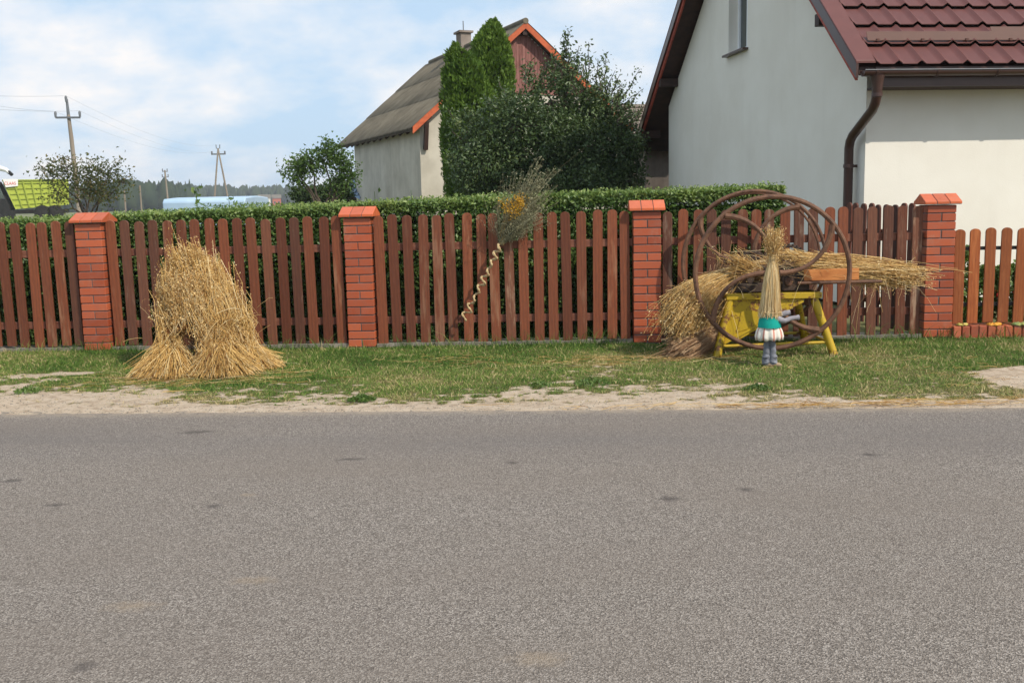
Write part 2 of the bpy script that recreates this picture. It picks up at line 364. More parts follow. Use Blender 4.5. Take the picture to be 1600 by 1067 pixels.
M['wire'] = m_plain('aluminium_wire', (0.22, 0.23, 0.25), (0.30, 0.31, 0.33), 8, 0.5, 0, 0.4)
M['lime'] = m_tile('lime_green_paint', (0.36, 0.42, 0.055), 0.5)
M['lime_rib'] = m_tile('lime_green_rib_paint', (0.30, 0.36, 0.045), 0.5)
M['white_paint'] = m_plain('white_paint', (0.72, 0.72, 0.70), (0.80, 0.80, 0.78), 4, 0.4, 0, 0.4)
M['red_print'] = m_plain('red_lettering', (0.60, 0.05, 0.03), (0.68, 0.06, 0.04), 4, 0.5, 0, 0.3)
M['rubber'] = m_plain('rubber', (0.015, 0.015, 0.015), (0.04, 0.038, 0.036), 9, 0.8, 0.2, 0.2)
def m_cloth(name, c, var=0.8, scale=60):
    t = NT(name); v = t.coord('Object'); n = t.noise(v, scale, 4, 0.7); big = t.noise(v, scale * 0.15, 3)
    col = t.mix(t.ramp(t.math('MULTIPLY', t.math('ADD', n, big), 0.5), [(0.38, 1.0), (0.62, 0.0)]), c, tuple(x * var for x in c))
    t.bump(n, 0.5, 0.003); return t.fin(col, 0.85, 0.15)
M['teal'] = m_cloth('teal_cloth', (0.012, 0.36, 0.30), 0.72)
M['denim'] = m_cloth('grey_denim', (0.24, 0.25, 0.29), 0.6)
M['sock'] = m_cloth('grey_knit', (0.36, 0.34, 0.37), 0.6)
M['shoe'] = m_cloth('tan_shoe', (0.42, 0.30, 0.20), 0.7)
def m_skirt():
    t = NT('striped_knit'); a = t.attr('v')
    c = t.ramp(a, [(0.0, (0.74, 0.70, 0.62)), (0.5, (0.74, 0.70, 0.62)), (0.52, (0.52, 0.22, 0.18)), (1.0, (0.56, 0.26, 0.2))])
    t.bump(t.noise(t.coord('Object'), 140, 3), 0.6, 0.004); return t.fin(c, 0.9, 0.1)
M['skirt'] = m_skirt()
M['leaf_yellow'] = m_plain('yellowed_leaf', (0.42, 0.34, 0.07), (0.62, 0.50, 0.14), 30, 0.6, 0.3, 0.3)
M['leaf_orange'] = m_plain('orange_leaf', (0.55, 0.22, 0.02), (0.75, 0.38, 0.05), 30, 0.6, 0.3, 0.3)
M['leaf_green'] = m_plain('green_leaf', (0.09, 0.15, 0.05), (0.40, 0.38, 0.10), 22, 0.6, 0.3, 0.3)
M['blossom'] = m_plain('red_blossom', (0.45, 0.02, 0.015), (0.62, 0.05, 0.03), 30, 0.6, 0, 0.2)
M['twine'] = m_plain('twine', (0.36, 0.25, 0.12), (0.60, 0.46, 0.26), 60, 0.8, 0.2, 0.2)

# ------------------------------------------------------------------ geometry helpers
def vnoise(x, y, scale, seed=0, octv=3):
    x = np.asarray(x, float) * scale; y = np.asarray(y, float) * scale
    tot = 0; amp = 1; s = 0
    for o in range(octv):
        rg = np.random.default_rng(seed * 131 + o); T = rg.random((64, 64))
        xi = np.floor(x).astype(int); yi = np.floor(y).astype(int); fx = x - xi; fy = y - yi
        fx = fx * fx * (3 - 2 * fx); fy = fy * fy * (3 - 2 * fy)
        g = lambda a, b: T[a % 64, b % 64]
        v = (g(xi, yi) * (1 - fx) + g(xi + 1, yi) * fx) * (1 - fy) + (g(xi, yi + 1) * (1 - fx) + g(xi + 1, yi + 1) * fx) * fy
        tot = tot + v * amp; s += amp; amp *= 0.5; x = x * 2.03 + 7.1; y = y * 2.03 + 3.7
    return tot / s

def tag(o, label=None, cat=None, group=None, kind=None):
    if label: o['label'] = label
    if cat: o['category'] = cat
    if group: o['group'] = group
    if kind: o['kind'] = kind
    return o

def thing(name, label, cat, loc=(0, 0, 0), rz=0.0, group=None):
    o = bpy.data.objects.new(name, None); C.objects.link(o)
    o.empty_display_size = 0.1
    o.location = loc; o.rotation_euler = (0, 0, rz)
    return tag(o, label, cat, group)

def link(name, me, parent=None, loc=None, rot=None, scale=None):
    o = bpy.data.objects.new(name, me); C.objects.link(o)
    if parent is not None: o.parent = parent
    if loc is not None: o.location = loc
    if rot is not None: o.rotation_euler = rot
    if scale is not None: o.scale = scale
    return o

class MB:
    def __init__(s): s.v = []; s.f = []
    def add(s, verts, faces):
        k = len(s.v); s.v += [tuple(p) for p in verts]; s.f += [tuple(i + k for i in f) for f in faces]; return s
    def box(s, x0, x1, y0, y1, z0, z1):
        return s.add([(x0, y0, z0), (x1, y0, z0), (x1, y1, z0), (x0, y1, z0), (x0, y0, z1), (x1, y0, z1), (x1, y1, z1), (x0, y1, z1)],
                     [(0, 3, 2, 1), (4, 5, 6, 7), (0, 1, 5, 4), (1, 2, 6, 5), (2, 3, 7, 6), (3, 0, 4, 7)])
    def prism(s, poly, axis, a, b):
        """extrude a 2D polygon along an axis; poly in the other two axes in order"""
        def P(p, t):
            return {'x': (t, p[0], p[1]), 'y': (p[0], t, p[1]), 'z': (p[0], p[1], t)}[axis]
        n = len(poly); vs = [P(p, a) for p in poly] + [P(p, b) for p in poly]
        fs = [tuple(range(n)), tuple(range(2 * n - 1, n - 1, -1))] + [(i, n + i, n + (i + 1) % n, (i + 1) % n) for i in range(n)]
        return s.add(vs, fs)
    def beam(s, a, b, w, h=None, up=(0, 0, 1)):
        h = h or w; a = Vector(a); b = Vector(b); d = (b - a).normalized(); u = Vector(up)
        if abs(d.dot(u)) > 0.98: u = Vector((0, 1, 0))
        r = d.cross(u).normalized(); u = r.cross(d)
        c = []
        for p in (a, b):
            for sx, sy in ((-1, -1), (1, -1), (1, 1), (-1, 1)): c.append(p + r * (sx * w / 2) + u * (sy * h / 2))
        return s.add(c, [(0, 1, 2, 3), (7, 6, 5, 4), (0, 4, 5, 1), (1, 5, 6, 2), (2, 6, 7, 3), (3, 7, 4, 0)])
    def tube(s, pts, rad, n=8, closed=False):
        pts = [Vector(p) for p in pts]; m = len(pts)
        if isinstance(rad, (int, float)): rad = [rad] * m
        k = len(s.v); prev = None
        for i, p in enumerate(pts):
            if closed: d = (pts[(i + 1) % m] - pts[i - 1]).normalized()
            else: d = (pts[min(i + 1, m - 1)] - pts[max(i - 1, 0)]).normalized()
            if prev is None:
                a = Vector((0, 0, 1)) if abs(d.z) < 0.9 else Vector((0, 1, 0)); r = d.cross(a).normalized()
            else: r = (prev - d * prev.dot(d)).normalized()
            prev = r; u = r.cross(d)
            for j in range(n):
                a = 2 * math.pi * j / n; s.v.append(tuple(p + (r * math.cos(a) + u * math.sin(a)) * rad[i]))
        for i in range(m if closed else m - 1):
            i2 = (i + 1) % m
            for j in range(n):
                j2 = (j + 1) % n; s.f.append((k + i * n + j, k + i * n + j2, k + i2 * n + j2, k + i2 * n + j))
        if not closed:
            s.f.append(tuple(k + j for j in range(n - 1, -1, -1))); s.f.append(tuple(k + (m - 1) * n + j for j in range(n)))
        return s
    def mesh(s, name, mat, smooth=False, bevel=0, seg=1):
        me = bpy.data.meshes.new(name); me.from_pydata(s.v, [], s.f)
        bm = bmesh.new(); bm.from_mesh(me)
        bmesh.ops.recalc_face_normals(bm, faces=bm.faces)
        if bevel: bmesh.ops.bevel(bm, geom=list(bm.edges), offset=bevel, segments=seg, affect='EDGES', clamp_overlap=True)
        bm.to_mesh(me); bm.free()
        me.materials.append(mat)
        if smooth:
            me.polygons.foreach_set('use_smooth', [True] * len(me.polygons))
            try: me.set_sharp_from_angle(angle=R(40))
            except Exception: pass
        me.update(); return me
    def build(s, name, mat, parent=None, smooth=False, bevel=0, seg=1, loc=None, rot=None):
        return link(name, s.mesh(name, mat, smooth, bevel, seg), parent, loc, rot)

def np_mesh(name, V, F, mat, attrs=None, smooth=False):
    """V (n,3), F (m,k)"""
    V = np.ascontiguousarray(V, dtype=np.float32); F = np.ascontiguousarray(F, dtype=np.int32)
    me = bpy.data.meshes.new(name)
    me.vertices.add(len(V)); me.vertices.foreach_set('co', V.ravel())
    m, k = F.shape
    me.loops.add(m * k); me.loops.foreach_set('vertex_index', F.ravel())
    me.polygons.add(m); me.polygons.foreach_set('loop_start', np.arange(0, m * k, k, dtype=np.int32))
    try: me.polygons.foreach_set('loop_total', np.full(m, k, dtype=np.int32))
    except Exception: pass
    for an, av in (attrs or {}).items():
        a = me.attributes.new(an, 'FLOAT', 'POINT'); a.data.foreach_set('value', np.ascontiguousarray(av, dtype=np.float32))
    me.update(calc_edges=True); me.validate()
    if smooth: me.polygons.foreach_set('use_smooth', np.ones(m, dtype=bool))
    me.materials.append(mat)
    return me

def norm(a): return a / np.maximum(np.linalg.norm(a, axis=-1, keepdims=True), 1e-9)

def leaves(P, size, rg, aspect=0.55, up=None, upw=0.0, fold=0.18, v=None):
    """folded rhombus leaves at points P; returns V, F, attribute"""
    n = len(P)
    d = norm(rg.normal(size=(n, 3)))
    if up is not None: d = norm(d * (1 - upw) + np.asarray(up) * upw)
    e = norm(np.cross(d, norm(rg.normal(size=(n, 3)))))
    nn = np.cross(d, e)
    s = (size * (0.6 + 0.8 * rg.random(n)))[:, None] if np.isscalar(size) else size[:, None]
    a = P - d * s * 0.5; b = P + e * s * aspect * 0.5 + nn * s * fold; c = P + d * s * 0.5; g = P - e * s * aspect * 0.5 + nn * s * fold
    V = np.stack([a, b, c, g], 1).reshape(-1, 3)
    k = np.arange(n)[:, None] * 4
    F = np.concatenate([k + np.array([0, 1, 2]), k + np.array([0, 2, 3])], 0)
    if v is None: v = rg.random(n)
    return V, F, np.repeat(v, 4)

def strands(P, W, v):
    """P (n,k,3) polylines; W (n,) or (n,k) radius; three-sided tubes"""
    n, k, _ = P.shape
    if W.ndim == 1: W = np.repeat(W[:, None], k, 1)
    d = norm(np.gradient(P, axis=1))
    ref = np.tile(np.array([0.31, 0.77, 0.55]), (n, k, 1)); r = norm(np.cross(d, ref)); u = np.cross(r, d)
    V = []
    for j in range(3):
        a = 2 * math.pi * j / 3; V.append(P + (r * math.cos(a) + u * math.sin(a)) * W[..., None])
    V = np.stack(V, 2)  # n,k,3,3
    idx = np.arange(n * k * 3).reshape(n, k, 3)
    F = []
    for j in range(3):
        j2 = (j + 1) % 3
        F.append(np.stack([idx[:, :-1, j], idx[:, :-1, j2], idx[:, 1:, j2], idx[:, 1:, j]], -1).reshape(-1, 4))
    return V.reshape(-1, 3), np.concatenate(F, 0), np.repeat(v, k * 3)

def cat_mesh(parts):
    Vs, Fs, As = [], [], []; o = 0
    for V, F, A in parts:
        Vs.append(V); Fs.append(F + o); As.append(A); o += len(V)
    return np.concatenate(Vs), np.concatenate(Fs), np.concatenate(As)

def np_obj(name, VFA, mat, parent=None, kind=None, smooth=False):
    V, F, A = VFA
    if parent is not None: V = V - np.array(parent.location)
    o = link(name, np_mesh(name, V, F, mat, {'v': A}, smooth), parent)
    if kind: o['kind'] = kind
    return o

# ------------------------------------------------------------------ street layout
# pillar front-left corners, the whole street runs about 4 degrees across the view
PIL = [(-4.061, 9.404), (-1.524, 9.241), (1.122, 9.105), (3.755, 9.03)]
PAN = R(-4.3)
def road_y(x): return 6.500 - 0.0748 * x         # far edge of the road
def fence_y(x):                                     # front plane of the fence
    return np.interp(x, [-12, -4.06, -1.52, 1.12, 3.76, 12], [9.95, 9.404, 9.241, 9.105, 9.03, 8.65])
def grass_mask(x, y):
    x = np.asarray(x, float); y = np.asarray(y, float)
    d = y - road_y(x)
    bare = 0.17 + 0.10 * np.sin(x * 1.7) * 0.5
    bare = bare + 0.72 * np.exp(-((x + 3.7) / 1.5) ** 2) + 0.62 * np.exp(-((x - 0.75) / 0.95) ** 2) - 0.12 * np.clip(x - 1.8, 0, 1)
    n = vnoise(x, y, 2.6, 3, 5) - 0.5; n2 = vnoise(x * 0.6, y, 10, 5, 4) - 0.5
    g = (d - bare) / 0.45 + n * 3.2 + n2 * 4.2 + (vnoise(x * 0.7, y, 26, 15, 2) - 0.5) * 3.4 - 0.2
    g = np.where(d < 0.16 + 0.15 * (n + 0.5), -1.5, g)
    # trodden patches
    g -= 9.0 * np.exp(-(((x - 4.15) / 0.62) ** 2 + ((y - 7.15) / 0.42) ** 2) ** 2)
    g = np.minimum(g, 3.5)
    g -= 9.0 * np.exp(-(((x - 4.15) / 0.62) ** 2 + ((y - 7.15) / 0.42) ** 2) ** 2)
    g -= 2.4 * np.exp(-(((x + 3.75) / 0.5) ** 2 + ((y - 8.25) / 0.10) ** 2))
    return 1 / (1 + np.exp(-g * 1.7))
def ground_z(x, y):
    d = np.clip((np.asarray(y) - road_y(x)) / 2.7, 0, 1)
    return -0.050 + 0.045 * d + 0.018 * (vnoise(x, y, 2.1, 9, 3) - 0.5) * np.clip(d * 6, 0, 1) + 0.010 * (vnoise(x, y, 11, 12, 2) - 0.5)

# ground, road
g = MB().add([(-3000, -3000, -0.30), (3000, -3000, -0.30), (3000, 4000, -0.30), (-3000, 4000, -0.30)], [(0, 1, 2, 3)])
tag(g.build('ground', M['field']), kind='structure')
gy = MB().add([(-40, 9.0, -0.045), (40, 9.0, -0.045), (40, 60, -0.045), (-40, 60, -0.045), (-40, 9.0, -.3), (40, 9.0, -.3), (40, 60, -.3), (-40, 60, -.3)],
              [(0, 1, 2, 3), (0, 4, 5, 1), (1, 5, 6, 2), (2, 6, 7, 3), (3, 7, 4, 0)])
tag(gy.build('garden_ground', M['soil']), kind='structure')
def ry2(x, o): return road_y(x) + o
rd = MB().add([(-80, ry2(-80, -6.6), -0.052), (80, ry2(80, -6.6), -0.052), (80, ry2(80, 0.1), -0.052), (-80, ry2(-80, 0.1), -0.052),
               (-80, ry2(-80, -6.6), -0.3), (80, ry2(80, -6.6), -0.3), (80, ry2(80, .1), -0.3), (-80, ry2(-80, .1), -0.3)],
              [(0, 1, 2, 3), (0, 4, 5, 1), (2, 6, 7, 3)])
tag(rd.build('road', M['asphalt']), kind='structure')
nv = MB().add([(-80, ry2(-80, -14), -0.06), (80, ry2(80, -14), -0.06), (80, ry2(80, -6.55), -0.046), (-80, ry2(-80, -6.55), -0.046)], [(0, 1, 2, 3)])
tag(nv.build('near_verge', M['soil']), kind='structure')
# verge grid
nx, ny = 620, 110
xs = np.linspace(-9, 9, nx); X = np.repeat(xs[None, :], ny, 0); tt = np.linspace(0, 1, ny)[:, None]
edge_wob = 0.05 * (vnoise(xs, xs * 0, 2.3, 21, 4) - 0.5)
Y0 = road_y(X) + edge_wob[None, :]; Y1 = fence_y(X) + 0.30
Yg = Y0 + (Y1 - Y0) * tt
Z = ground_z(X, Yg); Z[0, :] = -0.056; Z[1, :] = np.minimum(Z[1, :], -0.046)
idx = np.arange(nx * ny).reshape(ny, nx)
F = np.stack([idx[:-1, :-1], idx[:-1, 1:], idx[1:, 1:], idx[1:, :-1]], -1).reshape(-1, 4)
me = np_mesh('verge', np.stack([X, Yg, Z], -1).reshape(-1, 3), F, M['verge'], {'grass': grass_mask(X, Yg).ravel()}, True)
tag(link('verge', me), kind='structure')

# grass blades
def blades(n, seed, hmin, hmax, xr, sel=None, dry=0.0):
    rg = np.random.default_rng(seed)
    x = rg.uniform(xr[0], xr[1], n); t = rg.random(n); y = road_y(x) + t * (fence_y(x) + 0.02 - road_y(x))
    m = grass_mask(x, y); tall = sel(x, y) if sel else np.ones(n)
    keep = rg.random(n) < np.clip(m * 1.25 - 0.12, 0, 1) * tall
    x, y, m = x[keep], y[keep], m[keep]; k = len(x)
    d = y - road_y(x)
    h = (hmin + (hmax - hmin) * rg.random(k) ** 1.8) * (0.45 + 0.75 * m) * (0.6 + 0.8 * vnoise(x, y, 4, 31, 2))
    a = rg.uniform(0, 2 * math.pi, k); lean = rg.uniform(0.2, 1.5, k) * h
    z = ground_z(x, y) - 0.004
    w = rg.uniform(0.0016, 0.0036, k)
    b = rg.uniform(0, math.pi, k)
    p0 = np.stack([x - w * np.cos(b), y - w * np.sin(b), z], 1); p1 = np.stack([x + w * np.cos(b), y + w * np.sin(b), z], 1)
    pm = np.stack([x + lean * 0.35 * np.cos(a), y + lean * 0.35 * np.sin(a), z + h * 0.62], 1)
    wm = np.stack([w * 0.7 * np.cos(b), w * 0.7 * np.sin(b), 0 * w], 1)
    p4 = np.stack([x + lean * np.cos(a), y + lean * np.sin(a), z + h], 1)
    V = np.stack([p0, p1, pm + wm, pm - wm, p4], 1).reshape(-1, 3)
    i = np.arange(k)[:, None] * 5
    F = np.concatenate([i + np.array([0, 1, 2]), i + np.array([0, 2, 3]), i + np.array([3, 2, 4])], 0)
    # greener where damp, dry near the road and in worn spots
    col = 0.34 + 0.75 * (vnoise(x, y, 1.3, 41, 3) - 0.5) + 0.5 * (vnoise(x, y, 7, 43, 3) - 0.5) + 0.85 * np.clip(0.55 - d / 1.15, 0, 1) + 0.35 * (1 - m) + rg.normal(0, 0.17, k) + dry
    col += 0.22 * np.clip(x - 1.2, 0, 1) * np.clip(1.4 - d, 0, 1)
    return V, F, np.repeat(np.clip(col, 0, 1), 5)
near_fence = lambda x, y: np.clip(1 - (fence_y(x) - y) / 0.22, 0, 1) * (vnoise(x, y, 1.6, 51, 3) > 0.42)
gv = cat_mesh([blades(470000, 1, 0.006, 0.022, (-5.6, 5.4)), blades(22000, 2, 0.015, 0.038, (-5.6, 5.4)), blades(26000, 4, 0.012, 0.04, (-5.6, 5.4), None, 0.45),
               blades(42000, 3, 0.04, 0.15, (-5.6, 5.4), near_fence, -0.12)])
o = np_obj('grass', gv, M['vgrass']); tag(o, 'short patchy grass with dry tips on the roadside verge', 'grass', kind='stuff')

# loose straw scattered over the verge
def litter(n, seed):
    rg = np.random.default_rng(seed); Ps = []
    cs = [(-2.5, 7.9, 0.7, 0.28, 0.28), (0.55, 8.18, 0.8, 0.22, 0.10), (1.5, 8.35, 0.35, 0.2, 0.15), (2.4, 6.38, 1.3, 0.06, 0.2), (3.4, 7.2, 0.5, 0.4, 0.05), (-0.6, 8.4, 0.7, 0.25, 0.05), (2.6, 7.9, 0.9, 0.3, 0.05)]
    for (cx, cy, sx, sy, fr) in cs:
        k = int(n * fr); x = rg.normal(cx, sx * 0.6, k); y = rg.normal(cy, sy * 0.7, k)
        y = np.minimum(np.maximum(y, road_y(x) + 0.05), fence_y(x) - 0.1)
        L = rg.uniform(0.05, 0.34, k) * (0.5 if fr < 0.1 else 1); a = rg.normal(0, 0.5, k)
        z = ground_z(x, y) + rg.uniform(0.006, 0.03, k)
        s = np.linspace(-0.5, 0.5, 4)
        P = np.stack([x[:, None] + np.cos(a)[:, None] * L[:, None] * s, y[:, None] + np.sin(a)[:, None] * L[:, None] * s + rg.normal(0, .006, (k, 4)),
                      z[:, None] + rg.normal(0, 0.006, (k, 4))], -1)
        Ps.append(P)
    P = np.concatenate(Ps); k = len(P)
    return strands(P, rg.uniform(0.0009, 0.0018, k), rg.random(k))
o = np_obj('straw_litter', litter(900, 5), M['straw']); tag(o, 'loose straw stalks scattered over the verge grass', 'straw', kind='stuff')

# small pebbles on the sandy strip
def pebbles(n, seed):
    rg = np.random.default_rng(seed); x = rg.uniform(-5, 5, n); t = rg.random(n) ** 1.5 * 1.0; y = road_y(x) + 0.02 + t
    keep = rg.random(n) > grass_mask(x, y) * 1.3; x, y = x[keep], y[keep]; n = len(x)
    s = rg.uniform(0.003, 0.010, n) * (rg.random(n) ** 0.7); z = ground_z(x, y)
    base = np.array([(1, 0, 0), (0, 1, 0), (-1, 0, 0), (0, -1, 0), (0, 0, 0.7), (0, 0, -0.4)], float)
    V = base[None] * s[:, None, None] * rg.uniform(0.6, 1.3, (n, 6, 1)) + np.stack([x, y, z], 1)[:, None]
    f = np.array([(0, 1, 4), (1, 2, 4), (2, 3, 4), (3, 0, 4)]); F = (np.arange(n)[:, None, None] * 6 + f[None]).reshape(-1, 3)
    return V.reshape(-1, 3), F, np.repeat(rg.random(n), 6)
o = np_obj('pebbles', pebbles(9000, 6), M['concrete']); tag(o, 'fine gravel and grit lying on the sandy shoulder', 'gravel', kind='stuff')

# broad leaved weeds on the verge
def weed(x, y, r, n, label, seed):
    t = thing('weed', label, 'weed', (x, y, float(ground_z(x, y))), 0, 'weed tufts on the verge')
    rg = np.random.default_rng(seed); a = rg.uniform(0, 2 * math.pi, n); q = rg.random(n) ** 0.6 * r
    P = np.stack([x + q * np.cos(a), y + q * np.sin(a) * 0.8, t.location.z + 0.012 + (r - q) * 0.45 * rg.random(n)], 1)
    np_obj('foliage', leaves(P, 0.028, rg, 0.5), M['weed'], t)
for i, (px, py, r, n, lb) in enumerate([(565, 624, 0.10, 330, 'dense green weed tuft on the sand near the road edge'), (925, 600, 0.14, 200, 'low dark weed patch in the bare sand at mid verge'),
                                     (45, 612, 0.11, 160, 'small weed clump in the sand at the far left'), (845, 603, 0.09, 110, 'thin weed tuft left of the low dark patch in the sand'),
                                     (815, 545, 0.07, 140, 'leafy weed at the foot of the concrete plinth'), (1185, 608, 0.10, 130, 'weed tuft in the dry grass in front of the doll')]):
    d = at(px, py, 8); k = CAM_H + 0.03; t_ = k / (CAM_H - d.z) * 8
    p = at(px, py, t_); weed(p.x, min(p.y, float(fence_y(p.x)) - 0.15), r, n, lb, 60 + i)

# ------------------------------------------------------------------ brick pillars
brick_me = MB().box(-0.125, 0.125, -0.06, 0.06, -0.0325, 0.0325).mesh('brick', M['brick'], bevel=0.003)
core_me = MB().box(0.007, 0.243, 0.007, 0.243, -0.12, 1.197).mesh('mortar', M['mortar'])
# sloping cap bricks: wedge profile in (y, z)
capw = 0.1033
def cap_mesh(back):
    pr = [(-0.035, 0.0), (-0.035, 0.024), (0.124, 0.094), (0.124, 0.0)]
    if back: pr = [(0.25 - y, z) for y, z in pr]
    return MB().prism(pr, 'x', -capw / 2, capw / 2).mesh('cap_brick', M['cap_brick'], bevel=0.003)
cap_f, cap_b = cap_mesh(False), cap_mesh(True)
cap_core = MB().prism([(-0.030, -0.004), (-0.030, 0.018), (0.125, 0.086), (0.280, 0.018), (0.280, -0.004)], 'x', -0.030, 0.280).mesh('cap_mortar', M['mortar'])
plabels = ['red brick gate pillar left of the straw stook, leftmost of the four', 'red brick pillar right of the straw stook, second of the four',
           'red brick pillar just left of the yellow machine, crossed by the wheel shadow', 'red brick pillar right of the machine where the fence steps down']
for i, (x, y) in enumerate(PIL):
    p = thing('brick_pillar', plabels[i], 'pillar', (x, y, 0), PAN + R([0.4, -0.2, 0.3, 0][i]), 'red brick fence pillars')
    link('mortar', core_me, p)
    for k in range(16):
        z = 0.0375 + 0.075 * k
        for s in (0, 1):
            jx, jz = random.uniform(-.0015, .0015), random.uniform(-.004, .004)
            if k % 2 == 0: loc, rz = (0.06 + 0.13 * s + jx, 0.125, z), math.pi / 2
            else: loc, rz = (0.125 + jx, 0.06 + 0.13 * s, z), 0
            link('brick', brick_me, p, loc, (0, 0, rz + jz))
    link('cap_mortar', cap_core, p, (0, 0, 1.207))
    for s in range(3):
        for cm in (cap_f, cap_b):
            link('cap_brick', cm, p, (0.125 + (s - 1) * (capw + 0.0055), 0, 1.206), (0, 0, random.uniform(-.006, .006)))

# ------------------------------------------------------------------ plinths
def plinth(x0, x1, label):
    a = (x0, float(fence_y(x0)) + 0.02); b = (x1, float(fence_y(x1)) + 0.02)
    L = math.hypot(b[0] - a[0], b[1] - a[1]); rz = math.atan2(b[1] - a[1], b[0] - a[0])
    t = thing('concrete_plinth', label, 'plinth', (*a, 0), rz, 'low concrete plinths under the fence')
    n = max(2, int(L / 0.08)); m = MB(); vs = []; fs = []
    for i in range(n + 1):
        q = L * i / n; j = random.uniform(-.008, .008)
        vs += [(q, j, -0.12), (q, j + random.uniform(-.004, .004), 0.030 + random.uniform(-.006, .006)), (q, 0.18, 0.034), (q, 0.18, -0.12)]
    for i in range(n):
        for s in range(4): fs.append((i * 4 + s, i * 4 + 4 + s, i * 4 + 4 + (s + 1) % 4, i * 4 + (s + 1) % 4))
    fs += [(3, 2, 1, 0), (n * 4, n * 4 + 1, n * 4 + 2, n * 4 + 3)]
    m.add(vs, fs).build('slab', M['concrete'], t)
plinth(-6.6, -4.068, 'worn concrete plinth strip left of the leftmost brick pillar')
plinth(-3.80, -1.53, 'worn concrete plinth strip behind the straw stook')
plinth(-1.265, 1.116, 'worn concrete plinth strip below the dried bouquet')
plinth(1.38, 3.75, 'concrete plinth strip behind the yellow machine')

# ------------------------------------------------------------------ picket fences
def picket_mesh(w, h, th, mat, name='picket'):
    r = w / 2; poly = [(-r, 0), (r, 0), (r, h - r * 0.8)]
    for k in range(1, 8): a = math.pi * k / 8; poly.append((r * math.cos(a), h - r * 0.8 + r * 0.8 * math.sin(a)))
    poly.append((-r, h - r * 0.8))
    return MB().prism(poly, 'y', 0, th).mesh(name, mat, bevel=0.002)
def fence_panel(a, b, zb, h, pitch, w, meshes, label, recess=0.05, skip=(), group='brown picket fence panels', rails=((0.24,), (0.92,)), rail_mat='rail', rmix=(0.8, 0.2)):
    L = math.hypot(b[0] - a[0], b[1] - a[1]); rz = math.atan2(b[1] - a[1], b[0] - a[0])
    t = thing('picket_fence', label, 'fence', (*a, 0), rz, group)
    n = max(1, round(L / pitch)); p = L / n
    for i in range(n):
        if i in skip: continue
        x = (i + 0.5) * p + random.uniform(-.006, .006)
        me = random.choices(meshes, rmix)[0]
        link('picket', me, t, (x, recess + random.uniform(-.004, .004), zb + random.uniform(-.012, .008)), (random.uniform(-.004, .004), random.uniform(-.012, .012), random.uniform(-.02, .02)))
    for (z,) in rails:
        MB().box(0.003, L - 0.003, recess + 0.026, recess + 0.066, z - 0.035, z + 0.035).build('rail', M[rail_mat], t, bevel=0.004)
    return t
pk = picket_mesh(0.089, 1.185, 0.02, M['picket']); pkw = picket_mesh(0.088, 1.18, 0.02, M['picket_worn'])
pkd = picket_mesh(0.088, 1.17, 0.02, M['picket_dark'])
cosA, sinA = math.cos(PAN), math.sin(PAN)
def pr_r(i): return (PIL[i][0] + 0.252 * cosA, PIL[i][1] + 0.252 * sinA)
fence_panel((-6.62, 9.56), PIL[0], 0.04, 1.18, 0.134, 0.088, [pk, pkw], 'reddish brown picket fence panel at the left edge, left of the first pillar')
fence_panel(pr_r(0), PIL[1], 0.035, 1.18, 0.1345, 0.088, [pk, pkw], 'reddish brown picket fence panel behind the straw stook')
fence_panel(pr_r(1), PIL[2], 0.03, 1.18, 0.134, 0.088, [pk, pkw], 'reddish brown picket fence panel carrying the dried bouquet')
fence_panel(pr_r(2), PIL[3], 0.02, 1.18, 0.1335, 0.088, [pk, pkw], 'weathered picket fence panel behind the yellow machine', rmix=(0.4, 0.6))
# side fence running back to the house corner
ps = picket_mesh(0.088, 1.21, 0.02, M['picket_dark'], 'picket')
fence_panel((3.53, 10.60), (3.80, 9.40), 0.0, 1.21, 0.134, 0.088, [ps], 'dark picket gate leaf standing open behind the fence, left of the last pillar', recess=0.0, group=None, rmix=(1,))
# low newer fence on the right
pn = picket_mesh(0.092, 0.86, 0.02, M['picket_new'])
rf0 = pr_r(3); rf1 = (6.4, 8.85)
rt = fence_panel(rf0, rf1, 0.125, 0.86, 0.131, 0.092, [pn], 'lower bright brown picket fence right of the last pillar', recess=0.06, group=None, rails=(), rmix=(1,))
Lr = math.hypot(rf1[0] - rf0[0], rf1[1] - rf0[1])
for z in (0.80, 0.29): MB().box(0.003, Lr, 0.083, 0.108, z - 0.016, z + 0.016).build('rail', M['black_metal'], rt)
# brick kerb
kb = thing('brick_kerb', 'row of upright red kerb bricks under the low fence on the right', 'kerb', (*rf0, 0), math.atan2(rf1[1] - rf0[1], rf1[0] - rf0[0]))
kme = MB().box(-0.0335, 0.0335, -0.0, 0.24, -0.1, 0.105).mesh('brick', M['kerb_brick'], bevel=0.004)
MB().box(0.0, Lr, 0.012, 0.228, -0.12, 0.094).build('mortar', M['mortar'], kb)
for i in range(int(Lr / 0.0755)):
    link('brick', kme, kb, (0.04 + i * 0.0755, -0.03 + random.uniform(-.003, .003), random.uniform(-.006, .004)), (0, random.uniform(-.02, .02), random.uniform(-.015, .015)))

